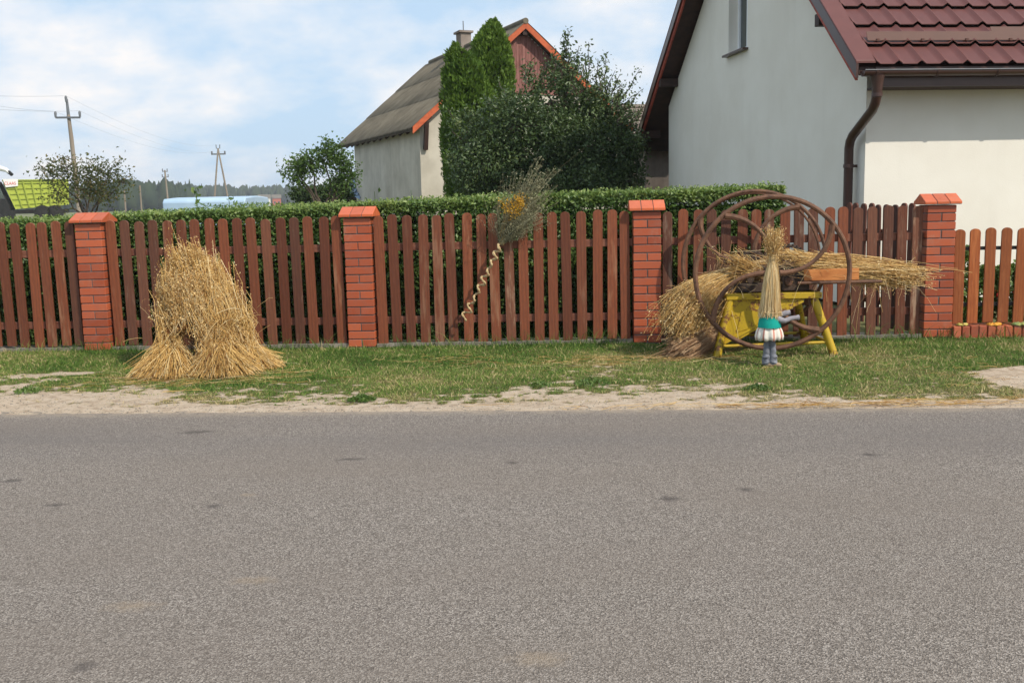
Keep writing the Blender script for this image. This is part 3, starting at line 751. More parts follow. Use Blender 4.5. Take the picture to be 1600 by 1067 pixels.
# ------------------------------------------------------------------ hedge
def hedge():
    x0, x1 = -9.0, 2.60
    hb = lambda x: fence_y(x) + 0.42
    top = lambda x: np.interp(x, [-9, -5, 0, 2.8], [1.17, 1.215, 1.345, 1.385])
    t = thing('hedge', 'long clipped green hedge growing behind the brown picket fence', 'hedge', (-3, 9.8, -0.045))
    rg = np.random.default_rng(77)
    # dark woody inside
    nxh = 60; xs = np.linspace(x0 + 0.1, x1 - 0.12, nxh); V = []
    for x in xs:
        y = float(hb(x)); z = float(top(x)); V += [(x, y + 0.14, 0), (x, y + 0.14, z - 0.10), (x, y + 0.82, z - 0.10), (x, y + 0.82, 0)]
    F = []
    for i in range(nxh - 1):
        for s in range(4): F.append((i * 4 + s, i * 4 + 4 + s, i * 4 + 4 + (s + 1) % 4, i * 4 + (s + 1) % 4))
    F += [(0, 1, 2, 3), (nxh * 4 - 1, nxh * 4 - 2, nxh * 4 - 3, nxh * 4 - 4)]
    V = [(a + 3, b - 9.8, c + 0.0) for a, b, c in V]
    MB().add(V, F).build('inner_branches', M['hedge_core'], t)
    # front face leaves
    def face(n, xr):
        x = rg.uniform(*xr, n); z = rg.random(n); tp = top(x) + 0.03 * (vnoise(x, x * 0, 3, 7, 3) - .5)
        dep = rg.random(n) ** 1.3 * 0.15 + 0.07 * (vnoise(x, z * 1.4, 2.6, 8, 3) - 0.5)
        zz = z * tp; y = hb(x) + dep + 0.05 * np.clip(z - 0.9, 0, 1) * 8 * 0.1
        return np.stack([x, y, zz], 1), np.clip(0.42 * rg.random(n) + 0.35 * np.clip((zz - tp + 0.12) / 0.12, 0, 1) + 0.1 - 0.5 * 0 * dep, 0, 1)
    def topf(n, xr):
        x = rg.uniform(*xr, n); q = rg.random(n); tp = top(x) + 0.05 * (vnoise(x, q * 0.85, 2.5, 7, 4) - .5)
        zz = tp + 0.015 - rg.random(n) ** 1.5 * 0.10 + (rg.random(n) < 0.03) * rg.random(n) * 0.05
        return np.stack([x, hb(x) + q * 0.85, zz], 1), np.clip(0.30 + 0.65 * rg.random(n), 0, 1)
    def end(n):
        y = rg.random(n) * 0.85; z = rg.random(n)
        return np.stack([x1 - 0.14 + rg.random(n) ** 0.6 * 0.16, hb(x1) + y, z * top(x1)], 1), 0.2 + 0.6 * rg.random(n)
    parts = []
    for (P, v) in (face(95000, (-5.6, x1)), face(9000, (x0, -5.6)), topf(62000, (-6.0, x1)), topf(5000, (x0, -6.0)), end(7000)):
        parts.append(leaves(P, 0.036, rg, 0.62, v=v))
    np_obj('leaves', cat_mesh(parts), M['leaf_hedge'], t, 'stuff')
    # upright fresh shoots
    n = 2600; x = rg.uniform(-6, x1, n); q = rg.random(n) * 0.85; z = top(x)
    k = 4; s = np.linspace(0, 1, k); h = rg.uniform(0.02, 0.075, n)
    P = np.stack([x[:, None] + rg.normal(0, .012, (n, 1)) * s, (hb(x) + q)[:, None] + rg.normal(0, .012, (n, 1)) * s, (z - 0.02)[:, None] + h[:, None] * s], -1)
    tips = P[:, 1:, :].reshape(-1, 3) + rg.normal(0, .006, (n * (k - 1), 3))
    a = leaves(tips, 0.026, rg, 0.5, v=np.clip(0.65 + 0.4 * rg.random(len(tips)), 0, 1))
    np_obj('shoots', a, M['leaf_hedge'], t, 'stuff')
hedge()

# ------------------------------------------------------------------ straw
def sheaf_strands(rg, n, foot, fr, tie, tr, top, tpr, flat=1.0, rad=(0.0014, 0.0024), k=7, foot_drop=0.0, messy=0.02, foot_box=None, bend=0.0):
    """stalks running foot disc -> tie -> top disc, twisting through the waist"""
    foot, tie, top = map(np.array, (foot, tie, top))
    ax = norm((top - foot)[None])[0]; r1 = norm(np.cross(ax, [0, 1, 0.01])[None])[0]; r2 = np.cross(ax, r1)
    a = rg.uniform(0, 2 * math.pi, n); q = np.sqrt(rg.random(n))
    a2 = a + rg.normal(0, 0.5, n); a3 = a + rg.normal(0, 0.8, n)
    def disc(c, r, aa, ground=False):
        o = (r1[None] * np.cos(aa)[:, None] + r2[None] * np.sin(aa)[:, None] * flat) * (r * q)[:, None]
        if ground: o = np.stack([np.cos(aa) * r * q, np.sin(aa) * r * q * flat, np.zeros(n)], 1)
        return c + o
    A = disc(foot, fr, a, True); B = disc(tie, tr, a2); D = disc(top, tpr, a3)
    A[:, 2] += rg.random(n) * 0.03 + 0.10 * (rg.random(n) < 0.25) * rg.random(n)
    D = D + ax * (rg.normal(0, 0.075, (n, 1)) + 0.10 * (rg.random((n, 1)) < 0.12) * rg.random((n, 1)) - 0.16 * (rg.random((n, 1)) < 0.3) * rg.random((n, 1))) + rg.normal(0, messy, (n, 3))
    t = np.linspace(0, 1, k)[None, :, None]
    tt = np.linalg.norm(tie - foot) / (np.linalg.norm(tie - foot) + np.linalg.norm(top - tie))
    # stalks bend at the waist, nearly straight above and below
    B2 = B + (D - A) * 0.0
    low = A[:, None] + (B2 - A)[:, None] * np.clip(t / tt, 0, 1)
    P = low + (D - B2)[:, None] * np.clip((t - tt) / (1 - tt), 0, 1)
    out = norm(D - B2 + rg.normal(0, 0.10, D.shape)); P = P + out[:, None] * (np.clip(t - tt, 0, 1) ** 2) * rg.normal(0.0, 0.10, (n, 1, 1))
    P = P + rg.normal(0, 0.018, (n, 1, 3)) * np.sin(t * math.pi)
    P = P + rg.normal(0, messy * 0.25, P.shape)
    P[..., 2] -= bend * t[..., 0] ** 2
    v = np.clip(rg.normal(0.5, 0.26, n), 0, 1)
    return P, rg.uniform(*rad, n), v
def ears(P, rg, per=9, L=0.16, size=0.018, droop=0.03):
    """oat panicle spikelets round the upper end of each stalk"""
    n = len(P); tip = P[:, -1]; d = norm(P[:, -1] - P[:, -2])
    Q = []
    for j in range(per):
        s = rg.random((n, 1)) * L
        o = tip - d * (L - s) * 1.0 + rg.normal(0, 0.018, (n, 3)) + d * 0.02; o[:, 2] -= droop * rg.random(n); Q.append(o)
    Q = np.concatenate(Q)
    return leaves(Q, size, rg, 0.34, up=(0, 0, -1), upw=0.25)

def sheaf(label, specs, seed, band=None, cat='sheaf', group='oat sheaves of the stook', mat='straw', name='straw_sheaf', earsper=8, base=None, side=0.12):
    rg = np.random.default_rng(seed); Ps, Ws, Vs = [], [], []
    for sp_ in specs:
        P, W, v = sheaf_strands(rg, **sp_); Ps.append(P); Ws.append(W); Vs.append(v)
    P = np.concatenate(Ps); W = np.concatenate(Ws); v = np.concatenate(Vs)
    P[..., 2] = np.maximum(P[..., 2], ground_z(P[..., 0], P[..., 1]) + 0.003)
    b = base if base is not None else specs[0]['foot']
    t = thing(name, label, cat, tuple(b), 0, group)
    np_obj('stalks', strands(P, W, v), M[mat], t, 'stuff')
    np_obj('ears', ears(P, rg, earsper), M['ear'], t, 'stuff')
    if band is not None:
        c, r, tilt = band; m = MB(); k = 20
        for w in range(3):
            pts = []
            for i in range(k):
                a = 2 * math.pi * i / k; pts.append((c[0] + r * math.cos(a) - b[0], c[1] + r * 0.9 * math.sin(a) - b[1], c[2] - b[2] + 0.012 * w + tilt * math.cos(a) * r + random.uniform(-.003, .003)))
            m.tube(pts, 0.006, 5, True)
        m.build('tie_band', M['straw'] if mat == 'straw' else M['straw_pale'], t, True)
    return t
D_ = dict
sheaf('left sheaf of the straw stook, tied low with splayed foot', [
    D_(n=1150, foot=(-2.80, 8.04, -0.02), fr=0.26, tie=(-2.80, 8.22, 0.33), tr=0.095, top=(-2.77, 8.42, 0.75), tpr=0.10, messy=0.045),
    D_(n=260, foot=(-2.98, 7.98, -0.02), fr=0.15, tie=(-2.83, 8.22, 0.31), tr=0.11, top=(-2.85, 8.40, 0.66), tpr=0.09, messy=0.045)], 101,
    band=((-2.79, 8.24, 0.32), 0.125, 0.25))
sheaf('tall middle sheaf at the back of the straw stook', [
    D_(n=1200, foot=(-2.54, 8.60, -0.02), fr=0.24, tie=(-2.62, 8.52, 0.42), tr=0.14, top=(-2.70, 8.44, 0.84), tpr=0.10, messy=0.045)], 102)
sheaf('right sheaf of the straw stook, leaning left over a wide foot', [
    D_(n=1250, foot=(-2.33, 8.07, -0.02), fr=0.31, tie=(-2.43, 8.24, 0.36), tr=0.165, top=(-2.60, 8.42, 0.76), tpr=0.12, messy=0.045),
    D_(n=280, foot=(-2.46, 7.95, -0.02), fr=0.16, tie=(-2.48, 8.18, 0.32), tr=0.10, top=(-2.62, 8.35, 0.66), tpr=0.11, messy=0.05)], 103)
sheaf('rightmost sheaf of the straw stook, spread towards the fence', [
    D_(n=950, foot=(-2.13, 8.32, -0.02), fr=0.22, tie=(-2.32, 8.40, 0.30), tr=0.14, top=(-2.50, 8.50, 0.62), tpr=0.11, messy=0.05)], 104)
# broken stalks and chaff lying criss-cross over the stook
rg = np.random.default_rng(115); n = 1250
z = rg.random(n) ** 0.9 * 0.80; ang = rg.uniform(-0.3, math.pi + 0.3, n)
z = z * 0.92; wx = np.interp(z, [0, 0.3, 0.6, 0.8], [0.44, 0.33, 0.25, 0.16]); xc = np.interp(z, [0, 0.3, 0.8], [-2.55, -2.60, -2.69])
P0 = np.stack([xc + wx * np.cos(ang) * 1.02, 8.33 - 0.30 * np.sin(ang) * np.interp(z, [0, .8], [1.25, 0.75]) + 0.10 * z, z + 0.02], 1)
keep = ~((P0[:, 0] > -2.70) & (P0[:, 0] < -2.56) & (z < 0.36)) & ~((P0[:, 0] < -2.70) & (z < 0.38) & (rg.random(n) < 0.75)); P0 = P0[keep]; z = z[keep]; ang = ang[keep]; n = len(z)
dd = norm(np.stack([rg.normal(0, 0.45, n) - 0.35 * np.cos(ang) * (z < 0.3), rg.normal(0, 0.25, n) + 0.1, np.ones(n)], 1)); L = rg.uniform(0.06, 0.26, n); t = np.linspace(-0.5, 0.5, 4)[None, :, None]
P = P0[:, None] + dd[:, None] * L[:, None, None] * t + rg.normal(0, 0.003, (n, 4, 3)); P[..., 2] = np.maximum(P[..., 2], 0.0)
o = np_obj('chaff', strands(P, rg.uniform(0.0012, 0.0022, n), rg.random(n)), M['ear'])
tag(o, 'broken stalks criss-crossing the front of the stook', 'straw', kind='stuff')
o = np_obj('oat_spikelets', ears(P[::2], rg, 8, 0.14, 0.019), M['ear'])
tag(o, 'loose oat ears clinging to the front of the stook', 'oat ears', kind='stuff')
rg = np.random.default_rng(125); n = 170; k = 5; t = np.linspace(0, 1, k)
bx = rg.uniform(-2.88, -2.50, n); P0 = np.stack([bx, rg.uniform(8.36, 8.50, n), np.interp(bx, [-2.9, -2.72, -2.5], [0.66, 0.80, 0.62])], 1)
dd = norm(np.stack([(bx + 2.68) * 0.9 + rg.normal(0, 0.14, n), rg.normal(0, 0.12, n), np.ones(n)], 1)); L = rg.uniform(0.08, 0.27, n)
P = P0[:, None] + dd[:, None] * L[:, None, None] * t[None, :, None] + rg.normal(0, 0.003, (n, k, 3))
o = np_obj('ragged_stalks', strands(P, rg.uniform(0.001, 0.0018, n), rg.random(n)), M['straw']); tag(o, 'ragged stalk tips bristling from the top of the stook', 'straw', kind='stuff')
o = np_obj('tip_ears', ears(P, rg, 4, 0.10, 0.017), M['ear']); tag(o, 'oat ears on the bristling tips of the stook', 'oat ears', kind='stuff')
n = 420; P0 = np.stack([rg.uniform(-2.74, -2.50, n), rg.uniform(8.26, 8.46, n), rg.uniform(-0.01, 0.34, n)], 1); dd = norm(rg.normal(0, 1, (n, 3)) * [0.6, 0.3, 0.5] + [0.0, 0, 0.8]); L = rg.uniform(0.10, 0.26, n)
P = P0[:, None] + dd[:, None] * L[:, None, None] * t[None, :, None]
o = np_obj('inner_straw', strands(P, rg.uniform(0.0012, 0.002, n), rg.random(n)), M['straw_brown']); tag(o, 'darker brown straw in the hollow between the feet of the stook', 'straw', kind='stuff')
# loose stalks sticking out of the stook
rg = np.random.default_rng(105); n = 150
c0 = np.array([-2.55, 8.3, 0.3]); P0 = c0 + rg.normal(0, 1, (n, 3)) * [0.20, 0.14, 0.2]; dd = norm(rg.normal(0, 1, (n, 3)) * [1, 0.5, 0.55] + [0, -0.2, 0.1])
L = rg.uniform(0.08, 0.27, n); t = np.linspace(0, 1, 5)[None, :, None]
P = P0[:, None] + dd[:, None] * L[:, None, None] * t; P[..., 2] -= (t[..., 0] ** 2) * 0.07; P[..., 2] = np.maximum(P[..., 2], 0.0)
P = P + rg.normal(0, 0.004, P.shape)
o = np_obj('loose_straw', cat_mesh([strands(P, rg.uniform(0.0012, 0.002, n), rg.random(n))]), M['straw_pale'])
tag(o, 'stray straws poking out all round the stook', 'straw', kind='stuff')

# ------------------------------------------------------------------ chaff cutter
FY, BY = 8.19, 8.90
mc = thing('chaff_cutter', 'old yellow chaff cutter with two big rusty flywheels on the grass', 'farm machine', (2.20, 8.5, -0.02))
mo = Vector(mc.location)
def L_(p): return tuple(Vector(p) - mo)
def mtube(pts, r, n=10, closed=False): return MB().tube([L_(p) for p in pts], r, n, closed)
# trestle legs, rails, beams
legs = [((1.84, 8.36, 0.47), (1.715, 8.28, -0.02)), ((1.86, 8.74, 0.47), (1.78, 8.93, -0.02)), ((2.54, 8.36, 0.47), (2.70, 8.28, -0.02)), ((2.50, 8.74, 0.47), (2.65, 8.93, -0.02))]
for a, b in legs: mtube([a, b], 0.035, 12).build('leg', M['yellow'], mc, True)
for s, (a, b) in enumerate((((1.745, 8.30, 0.075), (2.67, 8.30, 0.09)), ((1.79, 8.90, 0.08), (2.64, 8.90, 0.09)))): mtube([a, b], 0.013, 8).build('lower_rail', M['yellow'], mc, True)
for a, b in (((1.70 + .045, 8.32, 0.10), (1.79, 8.88, 0.10)), ((2.66, 8.32, 0.09), (2.64, 8.88, 0.09))): mtube([a, b], 0.011, 8).build('cross_rail', M['yellow'], mc, True)
for y in (8.34, 8.74):
    MB().beam(L_((1.80, y, 0.485)), L_((2.60, y, 0.485)), 0.05, 0.05).build('top_beam', M['yellow'], mc, bevel=0.004)
for x in (1.82, 2.58): MB().beam(L_((x, 8.37, 0.485)), L_((x, 8.71, 0.485)), 0.045, 0.045).build('end_beam', M['yellow'], mc, bevel=0.004)
# side plate
pl = [(1.825, 0.462), (2.47, 0.462), (2.42, 0.415), (1.92, 0.12), (1.755, 0.09)]
MB().prism([(a - mo.x, b - mo.z) for a, b in pl], 'y', 8.345 - mo.y, 8.352 - mo.y).build('side_plate', M['yellow'], mc, bevel=0.002)
MB().prism([(a - mo.x, b - mo.z) for a, b in [(1.93, 0.36), (2.30, 0.415), (2.02, 0.22), (1.89, 0.18)]], 'y', 8.338 - mo.y, 8.3445 - mo.y).build('pressed_panel', M['yellow'], mc, bevel=0.005)
MB().beam(L_((1.79, 8.338, 0.095)), L_((2.45, 8.338, 0.44)), 0.012, 0.02).build('plate_rim', M['yellow'], mc)
# gearbox / feed mouth
MB().box(1.84 - mo.x, 2.28 - mo.x, 8.40 - mo.y, 8.70 - mo.y, 0.512 - mo.z, 0.59 - mo.z).build('bed_plate', M['rust_dark'], mc, bevel=0.006)
MB().box(2.28 - mo.x, 2.52 - mo.x, 8.40 - mo.y, 8.74 - mo.y, 0.513 - mo.z, 0.72 - mo.z).build('feed_mouth', M['rust_dark'], mc, bevel=0.012)
MB().prism([(y - mo.y, z - mo.z) for y, z in [(8.42, 0.722), (8.72, 0.722), (8.68, 0.80), (8.46, 0.80)]], 'x', 2.30 - mo.x, 2.50 - mo.x).build('mouth_cover', M['rust'], mc, bevel=0.008)
for x in (1.97, 2.16): MB().prism([(x - 0.05 - mo.x, 0.592 - mo.z), (x + 0.05 - mo.x, 0.592 - mo.z), (x + 0.025 - mo.x, 0.70 - mo.z), (x - 0.025 - mo.x, 0.70 - mo.z)], 'y', 8.44 - mo.y, 8.66 - mo.y).build('bearing_block', M['rust'], mc, bevel=0.006)
# shaft
mtube([(2.145, FY - 0.05, 0.688), (2.15, 8.55, 0.71), (2.16, BY + 0.05, 0.735)], 0.019, 10).build('shaft', M['rust_dark'], mc, True)
mtube([(2.02, 8.40, 0.62), (2.02, 8.72, 0.62)], 0.03, 10).build('feed_roller', M['rust_dark'], mc, True)
mtube([(2.34, 8.38, 0.60), (2.34, 8.80, 0.60)], 0.035, 10).build('feed_roller', M['rust'], mc, True)
# curved lever / rod at the back
mtube([(2.40, 8.80, 0.45), (2.43, 8.83, 0.36), (2.40, 8.82, 0.28), (2.33, 8.8, 0.22)], 0.012, 8).build('lever', M['rust_dark'], mc, True)
def flywheel(cx, cy, cz, Rr, hand, rot0, label):
    t = link('flywheel', MB().tube([(Rr * math.cos(2 * math.pi * i / 72), 0, Rr * math.sin(2 * math.pi * i / 72)) for i in range(72)], 0.0205 if hand > 0 else 0.016, 8, True).mesh('flywheel', M['rust'], True), mc, L_((cx, cy, cz)))
    t.rotation_euler = (0, 0, R(-4.5)); t['label'] = label
    for q in range(4):
        a0 = rot0 + q * math.pi / 2; pts, rr = [], []
        for i in range(13):
            s = i / 12; r = 0.05 + (Rr - 0.06) * s
            a = a0 + hand * R(39) * s ** 1.45
            pts.append((r * math.cos(a), 0, r * math.sin(a))); rr.append(0.025 - 0.008 * math.sin(s * math.pi) + 0.004 * (s ** 6))
        MB().tube(pts, rr, 8).build('spoke', M['rust'], t, True)
    MB().tube([(0, -0.055, 0), (0, 0.055, 0)], 0.058, 16).build('hub', M['rust_dark'], t, True)
    MB().tube([(0, -0.075, 0), (0, -0.055, 0)], 0.030, 6).build('hub_nut', M['rust_dark'], t)
    return t
flywheel(2.145, FY, 0.688, 0.622, 1, 0, 'front rusty flywheel with four curved spokes')
flywheel(2.16, BY - 0.03, 0.735, 0.625, -1, 0, 'rear rusty flywheel behind the first')
# rear pulley rim doubles the rear wheel edge
MB().tube([L_((2.16 + 0.606 * math.cos(2 * math.pi * i / 64), BY + 0.03, 0.735 + 0.606 * math.sin(2 * math.pi * i / 64))) for i in range(64)], 0.011, 6, True).build('rim_flange', M['rust'], mc, True)
# toothed gears
def gear(cx, cy, cz, Rg, th, teeth):
    m = MB(); m.tube([(Rg * math.cos(2 * math.pi * i / 40), 0, Rg * math.sin(2 * math.pi * i / 40)) for i in range(40)], th / 2, 6, True)
    for i in range(teeth):
        a = 2 * math.pi * i / teeth; c = Vector((math.cos(a), 0, math.sin(a))); m.beam(c * (Rg + th * 0.3), c * (Rg + th * 0.75), 0.014, 0.03, (0, 1, 0))
    for q in range(4):
        a = q * math.pi / 2 + 0.4; m.beam((0, 0, 0), (Rg * math.cos(a), 0, Rg * math.sin(a)), 0.02, 0.025, (0, 1, 0))
    m.tube([(0, -0.04, 0), (0, 0.04, 0)], 0.035, 12)
    m.build('gear', M['rust_dark'], mc, False, loc=L_((cx, cy, cz)))
gear(2.09, 8.66, 0.70, 0.135, 0.03, 26)
gear(2.42, 8.70, 0.73, 0.15, 0.026, 28)
# feeding tray
MB().box(2.46 - mo.x, 2.92 - mo.x, 8.36 - mo.y, 8.375 - mo.y, 0.602 - mo.z, 0.70 - mo.z).build('tray_board', M['tray'], mc, bevel=0.003)
MB().box(2.46 - mo.x, 2.92 - mo.x, 8.70 - mo.y, 8.715 - mo.y, 0.602 - mo.z, 0.70 - mo.z).build('tray_board', M['tray'], mc, bevel=0.003)
MB().box(2.44 - mo.x, 3.08 - mo.x, 8.35 - mo.y, 8.725 - mo.y, 0.575 - mo.z, 0.600 - mo.z).build('tray_floor', M['rust_dark'], mc, bevel=0.004)
MB().tube([L_((2.40, 8.335, 0.588)), L_((3.10, 8.335, 0.588))], 0.013, 8).build('tray_edge', M['rust'], mc, True)

# straw bundles on and beside the machine
def lying(label, start, end, n, r0, r1, seed, sag=0.05, mat='straw', flat=0.6, earsper=10, droop_end=0.0, group='straw bundles on the machine', extra=0.10, L=0.16, wild=0.045):
    rg = np.random.default_rng(seed); s = np.array(start); e = np.array(end); ax = norm((e - s)[None])[0]
    r_ = norm(np.cross(ax, [0, 0, 1])[None])[0]; u_ = np.cross(r_, ax); k = 7; t = np.linspace(0, 1, k)
    a = rg.uniform(0, 2 * math.pi, n); q = np.sqrt(rg.random(n)); a2 = a + rg.normal(0, 0.5, n)
    shift = rg.normal(0, extra, n) + 0.16 * (rg.random(n) < 0.08) * rg.normal(0, 1, n)
    rad = (r0 + (r1 - r0) * t[None] ** 1.3) * (0.8 + 0.4 * rg.random((n, 1)))
    aa = a[:, None] * (1 - t) + a2[:, None] * t
    P = s + (e - s) * (t[None, :, None]) + ax * shift[:, None, None]
    P = P + (r_[None, None] * (np.cos(aa) * q[:, None] * rad)[..., None] + u_[None, None] * (np.sin(aa) * q[:, None] * rad * flat)[..., None])
    P[..., 2] -= sag * t ** 2 * (1 + 0.6 * rg.random((n, 1))) - 0
    P[..., 2] -= droop_end * np.clip(t - 0.55, 0, 1) ** 2 * 4 * rg.random((n, 1))
    P = P + rg.normal(0, 0.005, P.shape) + rg.normal(0, wild, (n, 1, 3)) * (t[None, :, None] - 0.3)
    P[..., 2] = np.maximum(P[..., 2], ground_z(P[..., 0], P[..., 1]) + 0.004)
    th = thing('straw_bundle', label, 'straw bundle', start, 0, group)
    np_obj('stalks', strands(P, rg.uniform(0.0013, 0.0022, n), np.clip(rg.normal(0.5, 0.26, n), 0, 1)), M[mat], th, 'stuff')
    if earsper: np_obj('ears', ears(P, rg, earsper, L), M['ear'], th, 'stuff')
    return th
lying('oat bundle hanging left from the machine, ears towards the brick pillar', (2.06, 8.56, 0.70), (1.46, 8.40, 0.57), 1500, 0.045, 0.185, 201, sag=0.12, flat=0.85, earsper=11, droop_end=0.20, extra=0.08, L=0.22)
lying('straw bundle lying in the feeding tray and jutting out right', (2.50, 8.53, 0.705), (3.27, 8.50, 0.67), 1900, 0.155, 0.055, 202, sag=0.03, flat=0.82, wild=0.045, droop_end=0.02, earsper=5, extra=0.10)
lying('brown broom-like straw bundle on the ground left of the yellow legs', (1.86, 8.50, 0.24), (1.40, 8.32, 0.02), 900, 0.10, 0.16, 203, sag=0.0, mat='straw_brown', flat=0.75, earsper=0, extra=0.05)
lying('tangled brown straw hanging down beside the left yellow legs', (1.80, 8.60, 0.62), (1.72, 8.56, 0.12), 600, 0.10, 0.09, 204, sag=0.0, mat='straw_brown', flat=0.9, earsper=2, extra=0.06)
lying('short straw wisp sticking up beside the gears of the machine', (2.18, 8.5, 0.62), (1.92, 8.46, 0.76), 240, 0.05, 0.09, 205, sag=0.0, mat='straw', flat=0.9, earsper=2, extra=0.05)
lying('untidy loose straw heaped over the bed plate of the machine', (1.92, 8.52, 0.66), (2.42, 8.52, 0.68), 420, 0.09, 0.10, 207, sag=0.0, mat='straw_brown', flat=0.6, earsper=3, extra=0.08)
lying('small straw tuft jammed in the feed mouth', (2.60, 8.55, 0.74), (2.36, 8.50, 0.79), 300, 0.07, 0.06, 206, sag=0.0, mat='straw', flat=0.6, earsper=2, extra=0.05)

rg = np.random.default_rng(260); n = 80; k = 7; t = np.linspace(0, 1, k)
cs = np.array([(1.62, 8.36, 0.55), (1.80, 8.40, 0.50), (2.75, 8.33, 0.62), (3.10, 8.38, 0.60), (2.30, 8.36, 0.74), (2.02, 8.38, 0.78), (3.35, 8.40, 0.66)])[rg.integers(0, 7, n)]
P0 = cs + rg.normal(0, 1, (n, 3)) * [0.12, 0.03, 0.04]; dd = norm(rg.normal(0, 1, (n, 3)) * [1, 0.3, 0.6]); L = rg.uniform(0.06, 0.30, n)
P = P0[:, None] + dd[:, None] * L[:, None, None] * t[None, :, None]; P[..., 2] -= t[None] ** 2 * L[:, None] * rg.uniform(0, 0.9, (n, 1)); P = P + rg.normal(0, 0.003, P.shape)
o = np_obj('dangling_straw', strands(P, rg.uniform(0.001, 0.0017, n), rg.random(n)), M['straw_pale']); tag(o, 'single straws dangling and sticking out around the chaff cutter', 'straw', kind='stuff')
# ------------------------------------------------------------------ straw doll
dx, dy = 2.045, 7.86; dz = float(ground_z(dx, dy))
doll = thing('straw_doll', 'small straw-headed doll in teal top, striped skirt and grey jeans before the wheel', 'doll', (dx, dy, dz))
do = np.array(doll.location)
for sx, off in ((-0.017, 0.0), (0.022, -0.012)):
    zs_ = [0.018, 0.030, 0.042, 0.052, 0.066, 0.078, 0.094, 0.11, 0.13, 0.15, 0.17, 0.19, 0.22, 0.29]
    pts = [(sx * (1.35 - z_ * 1.5) + 0.005 * math.sin(z_ * 150 + sx * 90), off * (1 - z_ * 3) + 0.004 * math.cos(z_ * 120), z_) for z_ in zs_]
    MB().tube(pts, [0.026, 0.036, 0.030, 0.037, 0.028, 0.033, 0.026, 0.030, 0.025, 0.028, 0.025, 0.027, 0.027, 0.03], 12).build('trouser_leg', M['denim'], doll, True)
    m = MB(); m.tube([(sx * 1.3 - 0.02, off, 0.014), (sx * 1.3 + 0.01, off - 0.01, 0.018), (sx * 1.3 + 0.045, off - 0.02, 0.013), (sx * 1.3 + 0.065, off - 0.026, 0.010)], [0.014, 0.020, 0.017, 0.008], 10); m.build('shoe', M['shoe'], doll, True)
# skirt: gathered knit, scalloped hem
k = 72; V, A = [], []
rows = [(0.345, 0.062), (0.32, 0.084), (0.285, 0.099), (0.245, 0.108), (0.215, 0.104), (0.217, 0.085)]
for (z, r) in rows:
    for i in range(k):
        a = 2 * math.pi * i / k; w = 1 + 0.07 * math.sin(a * 11) * min(1, (0.375 - z) * 12)
        V.append((r * w * math.cos(a), r * w * 0.85 * math.sin(a), z + 0.006 * math.cos(a * 11) * (z < 0.26))); A.append(1.0 if (i % 9) in (1, 2) else 0.0)
F = [(j * k + i, j * k + (i + 1) % k, (j + 1) * k + (i + 1) % k, (j + 1) * k + i) for j in range(len(rows) - 1) for i in range(k)]
link('skirt', np_mesh('skirt', np.array(V), np.array(F), M['skirt'], {'v': np.array(A)}, True), doll)
m = MB(); pts = [(0, 0, 0.315), (0, 0, 0.335), (0, 0, 0.37), (0, 0, 0.42), (0, 0, 0.45), (0, 0, 0.47)]
m.tube(pts, [0.092, 0.090, 0.084, 0.074, 0.06, 0.03], 20); m.build('teal_top', M['teal'], doll, True)
# sleeves reaching to the right
MB().tube([(0.03, -0.04, 0.40), (0.075, -0.055, 0.375), (0.11, -0.06, 0.37), (0.15, -0.06, 0.388), (0.19, -0.055, 0.392), (0.215, -0.05, 0.392)], [0.024, 0.024, 0.020, 0.019, 0.017, 0.023], 10).build('sleeve', M['sock'], doll, True)
MB().tube([(0.04, 0.01, 0.42), (0.085, 0.0, 0.405), (0.125, -0.005, 0.425), (0.16, -0.01, 0.43)], [0.024, 0.022, 0.022, 0.020], 10).build('sleeve', M['sock'], doll, True)
rg = np.random.default_rng(301)
n = 900; a = rg.uniform(0, 2 * math.pi, n); q = rg.uniform(0.72, 1.0, n); t = np.linspace(0, 1, 8)
zz = np.array([0.405, 0.44, 0.48, 0.58, 0.68, 0.76, 0.83, 0.90]); rr = np.array([0.088, 0.078, 0.076, 0.070, 0.060, 0.044, 0.024, 0.034])
aa = a[:, None] + rg.normal(0, 0.10, (n, 1)) * t
P = np.stack([q[:, None] * rr * np.cos(aa) + 0.0, q[:, None] * rr * np.sin(aa), np.repeat(zz[None], n, 0) + rg.normal(0, 0.012, (n, 1))], -1) + rg.normal(0, 0.0012, (n, 8, 3))
P[..., 0] += np.linspace(0.0, 0.022, 8); P += rg.normal(0, 0.006, (n, 1, 3)) * np.abs(np.linspace(-1, 0.6, 8))[None, :, None]; P += do
np_obj('straw_cape', strands(P, rg.uniform(0.0014, 0.0024, n), np.clip(rg.normal(0.6, .25, n), 0, 1)), M['straw_pale'], doll, 'stuff')
# ear head
n = 260; a = rg.uniform(0, 2 * math.pi, n); q = rg.random(n) ** 0.5; t = np.linspace(0, 1, 5)
H_ = rg.uniform(0.12, 0.27, n); sprd = rg.uniform(0.02, 0.085, n)
P = np.stack([0.02 + np.cos(a)[:, None] * (0.018 + sprd[:, None] * q[:, None] * t ** 1.2), np.sin(a)[:, None] * (0.018 + sprd[:, None] * q[:, None] * t ** 1.2), 0.83 + H_[:, None] * t], -1) + do
np_obj('ear_plume', cat_mesh([strands(P, np.full(n, 0.0011), rg.random(n))]), M['straw'], doll, 'stuff')
np_obj('oat_ears', ears(P, rg, 11, 0.15, 0.013, 0.02), M['ear'], doll, 'stuff')
MB().tube([(0.018 + 0.024 * math.cos(2 * math.pi * i / 20), 0.024 * math.sin(2 * math.pi * i / 20), 0.83 + 0.002 * math.sin(i * 3)) for i in range(20)], 0.005, 6, True).build('neck_tie', M['twine'], doll, True)
